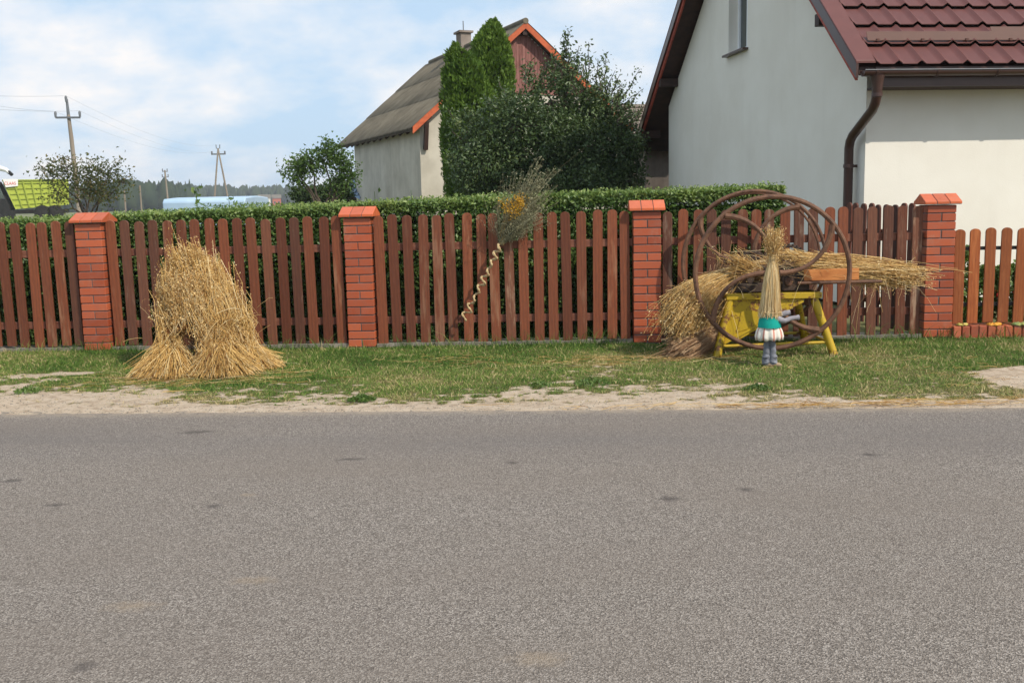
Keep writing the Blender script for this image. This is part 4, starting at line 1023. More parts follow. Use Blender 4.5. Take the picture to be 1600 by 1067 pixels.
MB().tube([(0.003 + 0.083 * math.cos(2 * math.pi * i / 24), 0.082 * math.sin(2 * math.pi * i / 24), 0.435 + 0.001 * math.sin(i * 3)) for i in range(24)], 0.0035, 6, True).build('waist_tie', M['twine'], doll, True)

# ------------------------------------------------------------------ dried bouquet on the fence
bq = thing('dried_bouquet', 'dried flower bouquet with spiral twisted straw handle hung on the picket fence', 'bouquet', (-0.05, float(fence_y(0)) - 0.05, 0.95))
bo = np.array(bq.location)
yb = float(fence_y(0)) - 0.03
p0 = Vector((-0.445, yb, 0.25)); p1 = Vector((-0.075, yb, 0.955)); dax = (p1 - p0).normalized()
nrm = Vector((0, -1, 0)); sd = dax.cross(nrm)
pts, rr = [], []; N = 150; turns = 9
for i in range(N):
    s = i / (N - 1); a = s * turns * 2 * math.pi; amp = 0.032 * (1 - 0.35 * s) * (0.8 + 0.4 * math.sin(s * 17))
    bow = Vector((-0.02, 0, -0.02)) * math.sin(s * math.pi) * -1
    pts.append(p0 + (p1 - p0) * s + sd * math.cos(a) * amp + nrm * (math.sin(a) * 0.018 + 0.004) + bow - Vector(bo)); rr.append(0.0085 + 0.003 * math.sin(i * 1.3) + 0.004 * s)
MB().tube(pts, rr, 6).build('spiral_handle', M['twine'], bq, True)
rg = np.random.default_rng(401)
def stems(n, spread, L, rad, r=(0.0010, 0.0018), base=p1, dirn=(0.50, -0.05, 0.80), curve=0.0, seed=1):
    rg = np.random.default_rng(seed); d = norm(np.array([dirn])) + rg.normal(0, 1, (n, 3)) * np.array(spread); d[:, 2] = np.maximum(d[:, 2], 0.02 + 0.5 * rg.random(n)); d = norm(d)
    t = np.linspace(0, 1, 6)[None, :, None]; LL = rg.uniform(*L, n)[:, None, None]
    b = np.array(base) + rg.normal(0, 0.012, (n, 3)) * [1, .6, 1]
    P = b[:, None] + d[:, None] * LL * t; P[..., 0] += curve * (t[..., 0] ** 2) * rg.random((n, 1)); P = P + rg.normal(0, 0.003, P.shape)
    return P, rg.uniform(*r, n), np.clip(rg.normal(0.5, 0.25, n), 0, 1)
P, W, v = stems(60, (0.12, 0.12, 0.08), (0.15, 0.35), 0, dirn=(0.33, -0.08, 0.9), seed=2)
np_obj('flower_stalks', strands(P, W, v), M['straw'], bq, 'stuff')
P, W, v = stems(400, (0.42, 0.16, 0.24), (0.14, 0.47), 0, curve=0.05, dirn=(0.56, -0.08, 0.74), seed=3)
P2, W2, v2 = stems(190, (0.22, 0.08, 0.12), (0.40, 0.66), 0, dirn=(0.50, -0.02, 0.85), seed=4)
Q = P[:, 2:].reshape(-1, 3); Q = np.concatenate([Q + rg.normal(0, 0.012, Q.shape) for _ in range(3)] + [P2[:, 3:].reshape(-1, 3) + rg.normal(0, 0.01, (len(P2) * 3, 3)) for _ in range(4)])
P3, W3, v3 = stems(26, (0.13, 0.06, 0.10), (0.60, 0.82), 0, dirn=(0.52, -0.02, 0.90), curve=0.05, seed=9)
np_obj('long_spires', strands(P3, W3, v3), M['dried_grey'], bq, 'stuff')
Q3 = P3[:, 3:].reshape(-1, 3); Q = np.concatenate([Q] + [Q3 + rg.normal(0, 0.009, Q3.shape) for _ in range(12)])
np_obj('grey_dried_herbs', strands(np.concatenate([P, P2]), np.concatenate([W, W2]) * 0.8, np.concatenate([v, v2])), M['dried_grey'], bq, 'stuff')
np_obj('herb_leaves', leaves(Q, 0.018, rg, 0.32), M['dried_grey'], bq, 'stuff')
cen = np.array([(0.085, 1.335), (0.05, 1.29), (0.115, 1.30), (-0.01, 1.26), (0.03, 1.22), (0.075, 1.25), (-0.045, 1.28)])
Q = np.concatenate([np.stack([rg.normal(c[0], 0.028, 90), rg.normal(yb - 0.12, 0.02, 90), rg.normal(c[1], 0.032, 90)], 1) for c in cen])
np_obj('yellow_flowers', leaves(Q, 0.014, rg, 0.6), M['dried_yellow'], bq, 'stuff')
m = MB(); m.tube([tuple(np.array(at(805, 305, yb - .03)) - bo), tuple(np.array(at(860, 275, yb - .06)) - bo), tuple(np.array(at(912, 232, yb - 0.1)) - bo)], [0.002, 0.0016, 0.0008], 5)
m.build('long_twig', M['dried_grey'], bq, True)

# ------------------------------------------------------------------ kerb leaves and garden flowers
def crumpled(name, label, px, mat, s, seed, dzv=0.0):
    rg = random.Random(seed); x, y, z = at(px, 504, 9.05); z = 0.108
    y = rf0[1] + (rf1[1] - rf0[1]) * (x - rf0[0]) / (rf1[0] - rf0[0]) + 0.0
    m = MB(); N = 26; ring = []
    vs = [(0, 0, 0.016)]; R_ = 3
    for j in range(1, R_ + 1):
        for i in range(N):
            a = 2 * math.pi * i / N; r = s * j / R_ * (0.75 + 0.25 * abs(math.cos(a * 2.5)) + rg.uniform(-.06, .06))
            vs.append((r * math.cos(a), r * 0.55 * math.sin(a), 0.008 + rg.uniform(-.007, .012) + (0.006 if j < 3 else -0.006)))
    fs = [(0, 1 + i, 1 + (i + 1) % N) for i in range(N)]
    for j in range(R_ - 1):
        for i in range(N):
            i2 = (i + 1) % N; fs.append((1 + j * N + i, 1 + (j + 1) * N + i, 1 + (j + 1) * N + i2, 1 + j * N + i2))
    me = m.add(vs, fs).mesh('leaf', mat, True)
    o = link(name, me, None, (x, y, z)); sol = o.modifiers.new('thickness', 'SOLIDIFY'); sol.thickness = 0.002
    tag(o, label, 'leaf', 'large wilted leaves on the kerb')
crumpled('wilted_leaf', 'pale yellow-green wilted leaf on the brick kerb near the pillar', 1500, M['leaf_yellow'], 0.062, 1)
crumpled('wilted_leaf', 'orange wilted leaf on the brick kerb, middle of the three', 1548, M['leaf_orange'], 0.075, 2)
crumpled('wilted_leaf', 'green and yellow wilted leaf on the brick kerb at the right edge', 1588, M['leaf_green'], 0.10, 3)
def flower_plant(px, Y, h, r, label, red, seed, n=700):
    b = at(px, 500, Y); rg = np.random.default_rng(seed)
    t = thing('flower_plant', label, 'plant', (b.x, Y, -0.045), 0, 'garden plants behind the low fence')
    for q in range(5):
        a = rg.uniform(0, 6.28); MB().tube([(0, 0, 0), (r * 0.3 * math.cos(a), r * 0.3 * math.sin(a), h * 0.5), (r * 0.6 * math.cos(a), r * 0.6 * math.sin(a), h * 0.9)], [0.006, 0.004, 0.002], 5).build('stem', M['weed'], t, True)
    z = rg.random(n) ** 0.7; rad = r * (0.35 + 0.65 * np.sin(z * 2.6)); a = rg.uniform(0, 6.28, n); q = rg.random(n) ** .5
    P = np.stack([b.x + rad * q * np.cos(a), Y + rad * q * np.sin(a), -0.04 + z * h], 1)
    np_obj('foliage', leaves(P, 0.055, rg, 0.7), M['weed'], t, 'stuff')
    for (fx, fz) in red:
        Q = np.array([fx - 0, Y - r * 0.9, fz]) + rg.normal(0, 0.022, (60, 3)); o = np_obj('blossom', leaves(Q, 0.028, rg, 0.9), M['blossom'], t)
flower_plant(1500, 9.75, 0.82, 0.16, 'leafy green garden plant behind the low fence next to the pillar', [], 501)
flower_plant(1535, 9.85, 0.62, 0.16, 'low green garden plant between the leafy plant and the red blossoms', [], 502)
pA = at(1562, 462, 9.7); pB = at(1592, 462, 9.6)
flower_plant(1568, 9.80, 0.62, 0.17, 'green garden plant with small red blossoms behind the low fence', [(pA.x, pA.z)], 503)
flower_plant(1603, 9.78, 0.66, 0.20, 'green garden plant with large red blossoms at the right edge', [(pB.x, pB.z), (pB.x + 0.03, pB.z + 0.06), (pB.x, pB.z - 0.05)], 504)

# ------------------------------------------------------------------ white house
hs = thing('white_house', 'white plastered house with maroon tile roof and brown gutter on the right', 'house', (4.045, 11.5, -0.045), R(7))
K = 0.855; ZR = lambda v: 2.66 + K * (v + 0.5)          # top of the roof at distance v from the front wall
RV = 3.83; RZ = ZR(RV)
prof_back = [(RV, RZ), (6.04, 4.60), (7.7, 3.42), (9.15, 2.36)]
def roof_z(v):
    return ZR(v) if v <= RV else float(np.interp(v, [p[0] for p in prof_back], [p[1] for p in prof_back]))
zb = 0.045
wt = [(0.0, 0.0), (0.0, ZR(0) - 0.30), (RV, RZ - 0.32), (6.04, 4.60 - 0.28), (7.96, roof_z(7.96) - 0.24), (7.96, 0.0)]
# gable wall with a window opening
w0, w1, wz0, wz1 = 3.80, 4.62, 3.47, 4.62
gm = MB(); T = 0.30
def quad3(a, b, c, d, x): gm.add([(x, *a), (x, *b), (x, *c), (x, *d)], [(0, 1, 2, 3)])
for x in (0.0, T):
    quad3((0, 0), (w0, 0), (w0, ZR(w0) - 0.30), (0, ZR(0) - 0.30), x)
    quad3((w1, 0), (7.96, 0), (7.96, roof_z(7.96) - .24), (w1, roof_z(w1) - .30), x)
    quad3((w0, 0), (w1, 0), (w1, wz0), (w0, wz0), x)
    gm.add([(x, w0, wz1), (x, w1, wz1), (x, w1, roof_z(w1) - .30), (x, RV, RZ - .30), (x, w0, ZR(w0) - .30)], [(0, 1, 2, 3, 4)])
for a, b in (((w0, wz0), (w1, wz0)), ((w1, wz0), (w1, wz1)), ((w1, wz1), (w0, wz1)), ((w0, wz1), (w0, wz0))):
    gm.add([(0, *a), (0, *b), (T, *b), (T, *a)], [(0, 1, 2, 3)])
gm.build('gable_wall', M['white_plaster'], hs, loc=(0, 0, zb))
MB().box(0.0, 9.5, 0.0, 0.3, 0, 2.78).build('front_wall', M['white_plaster'], hs, loc=(0.002, -0.002, zb - 0.0))
MB().box(0.3, 9.5, 7.66, 7.955, 0, 2.9).build('back_wall', M['white_plaster'], hs, loc=(0, 0, zb))
MB().box(9.2, 9.5, 0.3, 7.66, 0, 3.0).add([(9.35, 0.3, 3.0), (9.35, 7.6, 3.0), (9.35, RV, RZ - 0.3)], [(0, 1, 2)]).build('far_wall', M['white_plaster'], hs, loc=(0, 0, zb))
# window
win = link('window', MB().box(0.145, 0.205, w0, w0 + 0.075, wz0, wz1).box(0.145, 0.205, w1 - 0.075, w1, wz0, wz1).box(0.145, 0.205, w0 + 0.075, w1 - 0.075, wz0, wz0 + 0.075).box(0.145, 0.205, w0 + .075, w1 - .075, wz1 - 0.075, wz1)
           .box(0.15, 0.20, (w0 + w1) / 2 - 0.03, (w0 + w1) / 2 + 0.03, wz0 + .075, wz1 - .075).mesh('window', M['pvc']), hs, (0, 0, zb))
MB().box(0.172, 0.178, w0 + 0.07, w1 - 0.07, wz0 + 0.07, wz1 - 0.07).build('pane', M['glass'], win)
MB().box(-0.09, 0.145, w0 - 0.05, w1 + 0.05, wz0 - 0.035, wz0 - 0.004).build('sill', M['gutter'], win)
# roof structure
rf = MB()
def slab(vs, x0, x1, th, zoff):
    for i in range(len(vs) - 1):
        (va, za), (vb, zb_) = vs[i], vs[i + 1]
        rf.add([(x0, va, za + zoff - th), (x1, va, za + zoff - th), (x1, vb, zb_ + zoff - th), (x0, vb, zb_ + zoff - th), (x0, va, za + zoff), (x1, va, za + zoff), (x1, vb, zb_ + zoff), (x0, vb, zb_ + zoff)],
               [(0, 3, 2, 1), (4, 5, 6, 7), (0, 1, 5, 4), (1, 2, 6, 5), (2, 3, 7, 6), (3, 0, 4, 7)])
slab([(-0.44, ZR(-0.44)), (RV, RZ)], -0.31, 9.8, 0.09, -0.06)
slab(prof_back, -0.31, 9.8, 0.09, -0.06)
roof = rf.build('roof', M['soffit'], hs, loc=(0, 0, zb))
# tiles: wave profile, step at the lower end
tw, tr_ = 0.261, 0.296
def tile_mesh():
    nx_, V, F = 10, [], []; cols = [i / nx_ for i in range(nx_ + 1)]
    def prof(u):                                        # flat pan with a rounded roll
        d = abs(((u - 0.5 + 0.5) % 1.0) - 0.5) / 0.5
        return 0.038 * (0.5 + 0.5 * math.cos(math.pi * min(1, (1 - d) / 0.42))) if d > 0.58 else 0.0
    lv = [(0.075, -0.030), (-0.016, 0.012), (-0.016, 0.020), (0.0, 0.020), (0.15, 0.0), (tr_ - 0.016, -0.022)]
    for (dv, dz) in lv:
        for u in cols: V.append((u * tw, dv, dv * K + dz + prof(u) + 0.016))
    n = nx_ + 1
    for j in range(len(lv) - 1):
        for i in range(nx_): F.append((j * n + i, j * n + i + 1, (j + 1) * n + i + 1, (j + 1) * n + i))
    me = bpy.data.meshes.new('roof_tile'); me.from_pydata(V, [], F); me.materials.append(M['tile'])
    me.polygons.foreach_set('use_smooth', [True] * len(me.polygons))
    try: me.set_sharp_from_angle(angle=R(45))
    except Exception: pass
    return me
tme = tile_mesh()
x_t0 = -0.155
rows = 14
for rr_ in range(rows):
    v = -0.49 + rr_ * tr_
    for c in range(16):
        if v + tr_ > RV + 0.1: continue
        link('roof_tile', tme, roof, (x_t0 + c * tw - (0.13 if False else 0.0), v, ZR(v) - 0.012))
# remaining covering (right end of the front slope, back slope)
x_e = x_t0 + 16 * tw
rc = MB(); rc.add([(x_e, -0.49, ZR(-0.49) + 0.01), (9.85, -0.49, ZR(-0.49) + 0.01), (9.85, RV, RZ + 0.01), (x_e, RV, RZ + 0.01), (x_e, -0.49, ZR(-0.49) - 0.05), (9.85, -0.49, ZR(-0.49) - 0.05), (9.85, RV, RZ - .05), (x_e, RV, RZ - .05)],
                  [(0, 1, 2, 3), (0, 4, 5, 1), (1, 5, 6, 2), (4, 7, 6, 5), (0, 3, 7, 4)])
rf = rc
slab(prof_back, -0.30, 9.85, 0.04, 0.01)
rc.build('metal_sheet', M['tile'], roof)
# verge flashing (top) and boards (side)
def strip(m, pts, x0, x1, z0, z1):
    for i in range(len(pts) - 1):
        (va, za), (vb, zc_) = pts[i], pts[i + 1]
        m.add([(x0, va, za + z0), (x1, va, za + z0), (x1, vb, zc_ + z0), (x0, vb, zc_ + z0), (x0, va, za + z1), (x1, va, za + z1), (x1, vb, zc_ + z1), (x0, vb, zc_ + z1)],
              [(0, 3, 2, 1), (4, 5, 6, 7), (0, 1, 5, 4), (1, 2, 6, 5), (2, 3, 7, 6), (3, 0, 4, 7)])
    return m
fr_pts = [(-0.50, ZR(-0.50)), (RV, RZ)]
strip(MB(), fr_pts, -0.375, -0.15, 0.022, 0.052).build('verge_flashing', M['flash'], hs, loc=(0, 0, zb), bevel=0.003)
strip(MB(), prof_back, -0.375, -0.15, 0.022, 0.052).build('verge_flashing', M['flash'], hs, loc=(0, 0, zb), bevel=0.003)
strip(MB(), fr_pts, -0.372, -0.345, -0.13, 0.020).build('verge_board', M['gutter'], hs, loc=(0, 0, zb))
strip(MB(), prof_back, -0.372, -0.345, -0.13, 0.020).build('verge_board', M['gutter'], hs, loc=(0, 0, zb))
strip(MB(), [(-0.42, ZR(-0.42)), (RV, RZ)], -0.342, -0.312, -0.215, 0.0).build('peeling_board', M['fascia_red'], hs, loc=(0, 0, zb))
strip(MB(), prof_back, -0.342, -0.312, -0.215, 0.0).build('peeling_board', M['fascia_red'], hs, loc=(0, 0, zb))
# purlin ends below the verge
for (v, z) in ((0.62, ZR(0.62) - 0.27), (7.4, roof_z(7.4) - 0.24), (8.6, roof_z(8.6) - 0.22)):
    MB().box(-0.33, 0.0, v - 0.06, v + 0.06, z - 0.10, z + 0.04).build('purlin', M['soffit'], hs, loc=(0, 0, zb), bevel=0.004)
# eave: fascia, soffit, gutter, brackets
MB().box(-0.13, 9.8, -0.46, -0.43, 2.44, 2.645).build('fascia', M['gutter'], hs, loc=(0, 0, zb - 0.0))
MB().box(0.004, 9.8, -0.43, -0.004, 2.445, 2.47).build('soffit_board', M['soffit'], hs, loc=(0, 0, zb))
gt = MB(); N = 9; x0, x1 = -0.31, 9.8; V, F = [], []
for x in (x0, x1):
    for i in range(N + 1):
        a = math.pi * i / N; V.append((x, -0.525 - 0.062 * math.cos(a), 2.60 - 0.062 * math.sin(a)))
for i in range(N): F.append((i, i + 1, N + 2 + i, N + 1 + i))
F.append(tuple(range(N, -1, -1)))
gme = gt.add(V, F).mesh('gutter', M['gutter'], True)
go = link('gutter', gme, hs, (0, 0, zb)); sol = go.modifiers.new('thickness', 'SOLIDIFY'); sol.thickness = 0.003
MB().tube([(x0, -0.588, 2.603), (x1, -0.588, 2.603)], 0.006, 8).build('gutter_bead', M['steel'], go, True)
for i in range(11):
    x = -0.17 + i * 0.69; m = MB()
    for j in range(N):
        a, b = math.pi * j / N, math.pi * (j + 1) / N
        m.beam((x, -0.525 - 0.068 * math.cos(a), 2.60 - 0.068 * math.sin(a)), (x, -0.525 - 0.068 * math.cos(b), 2.60 - 0.068 * math.sin(b)), 0.022, 0.006)
    m.build('bracket', M['gutter'], go)
# downpipe
dp = MB(); dp.tube([(-0.145, -0.53, 2.55), (-0.145, -0.53, 2.50), (-0.145, -0.53, 2.42), (-0.145, -0.53, 2.34), (-0.145, -0.50, 2.27), (-0.135, -0.42, 2.20), (-0.11, 0.08, 1.96), (-0.10, 0.165, 1.90), (-0.10, 0.19, 1.82), (-0.10, 0.19, 0.9), (-0.10, 0.19, 0.0)],
                  [0.075, 0.066, 0.055, 0.052, 0.052, 0.052, 0.052, 0.052, 0.052, 0.052, 0.052], 16)
dpo = dp.build('downpipe', M['gutter'], hs, True, loc=(0, 0, zb))
MB().tube([(-0.10, 0.19, 1.60), (-0.10, 0.19, 1.64)], 0.060, 16).box(-0.05, 0.0, 0.175, 0.205, 1.605, 1.635).build('pipe_clip', M['gutter'], dpo)
MB().tube([(-0.145, -0.53, 2.33), (-0.145, -0.53, 2.37)], 0.057, 16).build('pipe_collar', M['gutter'], dpo, True)
# snow guard
def guard(x0, x1, v, name='snow_guard'):
    z = ZR(v); m = MB()
    m.prism([(v - 0.012, z + 0.035), (v + 0.03, z + 0.135), (v + 0.034, z + 0.135), (v - 0.006, z + 0.033)], 'x', x0, x1)
    m.prism([(v - 0.028, z + 0.028), (v - 0.028, z + 0.034), (v - 0.006, z + 0.036), (v - 0.006, z + 0.030)], 'x', x0, x1)
    x = x0 + 0.1
    while x < x1: m.box(x, x + 0.03, v - 0.03, v + 0.14, z + 0.025, z + 0.05); x += 0.52
    m.build(name, M['guard'], hs, loc=(0, 0, zb))
guard(-0.10, 2.3, -0.185); guard(1.40, 4.8, -0.115)
# ------------------------------------------------------------------ annex below the back eave
sh = thing('rear_annex', 'low stained plaster annex under the dark eave left of the white house', 'shed', (0, 0, -0.045))
a0 = at(1010, 300, 21.5); a1 = at(1062, 300, 20.9)
MB().prism([(a0.x, 21.6), (a1.x + 0.5, 21.2), (a1.x + 0.6, 24), (a0.x + 0.1, 24)], 'z', 0.0, 2.35).build('wall', M['dirty_plaster'], sh)
MB().prism([(a0.x - 0.15, 21.4), (a1.x + 0.3, 21.0), (a1.x + 0.4, 24.2), (a0.x - 0.05, 24.2)], 'z', 2.352, 2.45).build('roof', M['soffit'], sh)

# ------------------------------------------------------------------ old house
oh = thing('old_house', 'old grey plastered house with corrugated roof and orange-red verge boards', 'house', (-2.60, 30.2, -0.045), R(22))
Wd, Ln, OE, OG = 6.7, 8.3, 0.30, 0.30
ez, rz_ = 3.50, 6.62; k2 = (rz_ - ez) / (Wd / 2 + OE)
zt = lambda u: ez + k2 * ((u + OE) if u <= Wd / 2 else (Wd + OE - u))
wh = zt(0) - 0.16
MB().prism([(0, 0), (Wd, 0), (Wd, wh), (Wd / 2, zt(Wd / 2) - 0.16), (0, wh)], 'y', 0, Ln).build('wall', M['grey_plaster'], oh)
cl = MB(); xx = 0.75
while xx < Wd - 0.75:
    xm = xx + 0.05; h1 = zt(xm) - 0.19
    cl.box(xx, xx + 0.093, -0.03, -0.004, 4.5, max(4.55, h1)); xx += 0.10
o = cl.build('plank_cladding', M['plank_red'], oh); o['kind'] = 'stuff'
ro = MB()
for sgn in (0, 1):
    ua, ub = (-OE, Wd / 2) if sgn == 0 else (Wd / 2, Wd + OE)
    ro.prism([(ua, zt(ua) - 0.12), (ub, zt(ub) - 0.12), (ub, zt(ub) - 0.03), (ua, zt(ua) - 0.03)], 'y', -OG, Ln + 0.80)
oroof = ro.build('roof', M['bark'], oh)
# corrugated sheets: every sheet is a part of the roof
sw, sl = 0.92, (Wd / 2 + OE) / 3.0
def sheet_mesh():
    nxs = 36; V, F = [], []
    for j, (du, dz) in enumerate(((-0.05, -0.012), (-0.05, 0.0), (sl / 2, 0.0), (sl, -0.022))):
        for i in range(nxs + 1):
            q = i / nxs; V.append((du, q * (sw - 0.004), du * k2 + dz + 0.028 * math.sin(q * math.pi * 2 * 5.2)))
    n = nxs + 1
    for j in range(3):
        for i in range(nxs): F.append((j * n + i, j * n + i + 1, (j + 1) * n + i + 1, (j + 1) * n + i))
    me = bpy.data.meshes.new('roof_sheet'); me.from_pydata(V, [], F); me.materials.append(M['eternit']); me.polygons.foreach_set('use_smooth', [True] * len(me.polygons)); return me
sme = sheet_mesh(); cols = int((Ln + 0.80 + OG) / sw) + 1
for j in range(3):
    for i in range(cols):
        y = -OG - 0.05 + i * sw
        link('roof_sheet', sme, oroof, (-OE + j * sl, y, zt(-OE + j * sl) + 0.015 + j * 0.002), (0, 0, random.uniform(-.003, .003)))
        u = Wd + OE - j * sl
        link('roof_sheet', sme, oroof, (u, y + sw, zt(u) + 0.015 + j * 0.002), (0, 0, math.pi))
MB().tube([(Wd / 2, -OG - 0.05, rz_ + 0.02), (Wd / 2, Ln + 0.85, rz_ + 0.02)], 0.09, 10).build('ridge_cap', M['eternit'], oroof, True)
for sgn in (-1, 1):
    a = (Wd / 2 + sgn * (Wd / 2 + OE), ez - 0.09); b = (Wd / 2, rz_ - 0.09)
    MB().add([(a[0], -OG - 0.03, a[1] - 0.11), (b[0], -OG - 0.03, b[1] - 0.11), (b[0], -OG - 0.03, b[1] + 0.10), (a[0], -OG - 0.03, a[1] + 0.10),
              (a[0], -OG + 0.02, a[1] - 0.11), (b[0], -OG + 0.02, b[1] - 0.11), (b[0], -OG + 0.02, b[1] + 0.10), (a[0], -OG + 0.02, a[1] + 0.10)],
             [(0, 1, 2, 3), (7, 6, 5, 4), (0, 4, 5, 1), (1, 5, 6, 2), (2, 6, 7, 3), (3, 7, 4, 0)]).build('verge_board', M['oxide_red'], oh)
    q = Wd / 2 + sgn * (Wd / 2 - 0.15)
    MB().beam((q, -0.07, 2.85), (q, -0.26, zt(q) - 0.22), 0.12, 0.12).build('brace', M['soffit'], oh)
MB().beam((Wd / 2, -0.27, rz_ - 0.30), (Wd / 2, 0.0, rz_ - 0.30), 0.14, 0.16).build('ridge_beam', M['soffit'], oh)
for i in range(12): MB().beam((-OE + 0.05, -0.25 + i * 0.80, ez - 0.13), (0.3, -0.25 + i * 0.80, zt(0.3) - 0.20), 0.08, 0.10).build('rafter', M['soffit'], oh)
ch = MB().box(Wd / 2 - 0.19, Wd / 2 + 0.19, 5.0, 5.5, 5.9, 7.12).build('chimney', M['dirty_plaster'], oroof)
MB().box(Wd / 2 - 0.26, Wd / 2 + 0.26, 4.93, 5.57, 7.121, 7.19).build('chimney_cap', M['dirty_plaster'], oh)
MB().tube([(Wd / 2, 5.25, 7.19), (Wd / 2, 5.25, 7.55)], 0.018, 6).build('aerial', M['steel'], oh)

# ------------------------------------------------------------------ barn roof behind, blue roofed shed
bn = thing('barn', 'distant barn with weathered brown tiled roof between the tree and the white house', 'barn', (5.6, 44, -0.045), R(14))
MB().box(-2, 6, 0, 6, 0, 3.6).build('wall', M['dirty_plaster'], bn)
bt = MB()
for j in range(9):
    for i in range(34):
        if random.random() < 0.02: continue
        x = -2.4 + i * 0.26; t0 = j / 9.0
        y = -0.4 + 3.4 * t0; z = 3.55 + 2.0 * t0
        bt.box(x, x + 0.25, y, y + 0.40, z + random.uniform(0, .02), z + 0.05).v
brf = bt.build('roof', M['old_tile'], bn); 
MB().prism([(-0.4, 3.50), (3.0, 5.52), (6.4, 3.50), (6.4, 3.3), (-0.4, 3.3)], 'x', -2.4, 6.4).build('roof_deck', M['old_tile'], bn)
bs = thing('blue_roof_shed', 'small shed with sloping blue metal roof left of the old grey house', 'shed', (-6.3, 38.5, -0.045), R(12))
MB().box(-0.3, 2.0, 0.2, 2.4, 0, 1.7).build('wall', M['soffit'], bs)
pa, pb, pc, pd = at(541, 298, 38), at(575, 306, 38), at(575, 258, 40), at(563, 276, 39.6)
m = MB(); base = Vector(bs.location); rot = Matrix.Rotation(-R(12), 3, 'Z')
q = [rot @ (p - base) for p in (at(538, 297, 37.6), at(562, 309, 37.2), at(580, 282, 39.5), at(566, 262, 40.2))]
m.add([tuple(p) for p in q] + [(p.x, p.y, p.z - 0.06) for p in q], [(0, 1, 2, 3), (7, 6, 5, 4), (0, 4, 5, 1), (1, 5, 6, 2), (2, 6, 7, 3), (3, 7, 4, 0)])
rb = m.build('roof', M['blue_roof'], bs)
for s in (0.2, 0.4, 0.6, 0.8):
    a = q[0].lerp(q[1], s); b = q[3].lerp(q[2], s); MB().beam(a + Vector((0, 0, .02)), b + Vector((0, 0, .02)), 0.03, 0.04).build('seam', M['blue_roof'], rb)

# ------------------------------------------------------------------ trees
def branch(m, a, b, r0, r1, n=6, wob=0.05, seed=0, k=6):
    rg = random.Random(seed); a = Vector(a); b = Vector(b); L = (b - a).length; pts, rr = [], []
    for i in range(k):
        s = i / (k - 1); w = math.sin(s * math.pi) * wob * L
        pts.append(a.lerp(b, s) + Vector((rg.uniform(-w, w), rg.uniform(-w, w), rg.uniform(-w, w) * .4))); rr.append(r0 + (r1 - r0) * s)
    m.tube(pts, rr, n); return pts
def tree_from_blobs(name, label, cat, base, blobs, nleaf, lsize, mat, seed, clump=0.22, perclump=28, trunk_r=0.10, shoots=(), group=None, shell=0.55, upw=0.0, twigs=True):
    """blobs: (centre, radii) ellipsoids; leaves gather in clumps on twigs inside them"""
    rg = np.random.default_rng(seed); t = thing(name, label, cat, tuple(base), 0, group); b = Vector(base)
    vol = np.array([r[0] * r[1] * r[2] for _, r in blobs]) ** 0.8; vol = vol / vol.sum()
    nc = int(nleaf / perclump); C_ = []
    for (c, r), w in zip(blobs, vol):
        k = max(3, int(nc * w)); d = norm(rg.normal(size=(k, 3))); q = (shell + (1 - shell) * rg.random(k)) ** 0.8
        q = q * (0.80 + 0.36 * vnoise(d[:, 0] * 2 + d[:, 1] * 1.3 + 5, d[:, 2] * 2 + 9, 1.4, seed, 3) * 1.15) ; q = np.where(rg.random(k) < 0.08, q * 1.12, q)
        C_.append(np.array(c) + d * q[:, None] * np.array(r))
    C_ = np.concatenate(C_)
    C_ = C_[C_[:, 2] > b.z + 0.1]
    P = (C_[:, None] + rg.normal(0, clump * 0.42, (len(C_), perclump, 3))).reshape(-1, 3)
    tone = np.repeat(rg.normal(0, 0.22, len(C_)), perclump)
    v = np.clip(0.42 + tone + rg.normal(0, 0.18, len(P)), 0, 1)
    parts = [leaves(P, lsize, rg, 0.55, v=v)]
    m = MB(); cc = np.mean([c for c, _ in blobs], 0); zmin = min(c[2] for c, _ in blobs)
    fork = Vector((b.x, b.y, b.z + max(0.5, (zmin - b.z) * 0.55)))
    branch(m, b, fork, trunk_r, trunk_r * 0.75, 9, 0.03, seed)
    for i, (c, r) in enumerate(blobs):
        branch(m, fork, c, trunk_r * 0.55, trunk_r * 0.16, 6, 0.07, seed + i)
        for j in range(7):
            d = rg.normal(size=3); d /= np.linalg.norm(d); e = np.array(c) + d * np.array(r) * 0.9
            branch(m, c, e, trunk_r * 0.16, 0.006, 4, 0.08, seed + i * 9 + j, 4)
    for i, (p, q, nl) in enumerate(shoots):
        pts = branch(m, p, q, 0.016, 0.004, 4, 0.05, seed + 70 + i, 6)
        ss = rg.random(nl); A = np.array([list(x) for x in pts]); 
        Q = np.stack([np.interp(ss, np.linspace(0, 1, 6), A[:, k]) for k in range(3)], 1) + rg.normal(0, lsize * 0.75, (nl, 3))
        parts.append(leaves(Q, lsize, rg, 0.5, v=np.clip(0.5 + rg.normal(0, 0.22, nl), 0, 1)))
    m.v = [(a - b.x, c - b.y, d - b.z) for a, c, d in m.v]
    m.build('trunk', M['bark'], t, True)
    np_obj('crown', cat_mesh(parts), mat, t, 'stuff')
    return t
def blob(px, py, rx, rz, Y, depth=0.8):
    c = at(px, py, Y); s = Y / 1562.0
    return (tuple(c), (rx * s, rx * s * depth, rz * s))
YP = 20.0
pb_ = [blob(850, 235, 108, 62, YP), blob(765, 262, 62, 55, YP - 0.6), blob(925, 235, 78, 72, YP), blob(862, 158, 40, 42, YP), blob(800, 200, 60, 50, YP - 0.5), blob(925, 172, 36, 36, YP), blob(730, 225, 28, 55, YP - .3), blob(968, 212, 26, 28, YP), blob(888, 110, 13, 26, YP),
       blob(850, 290, 130, 40, YP), blob(960, 280, 45, 40, YP)]
sh_ = []
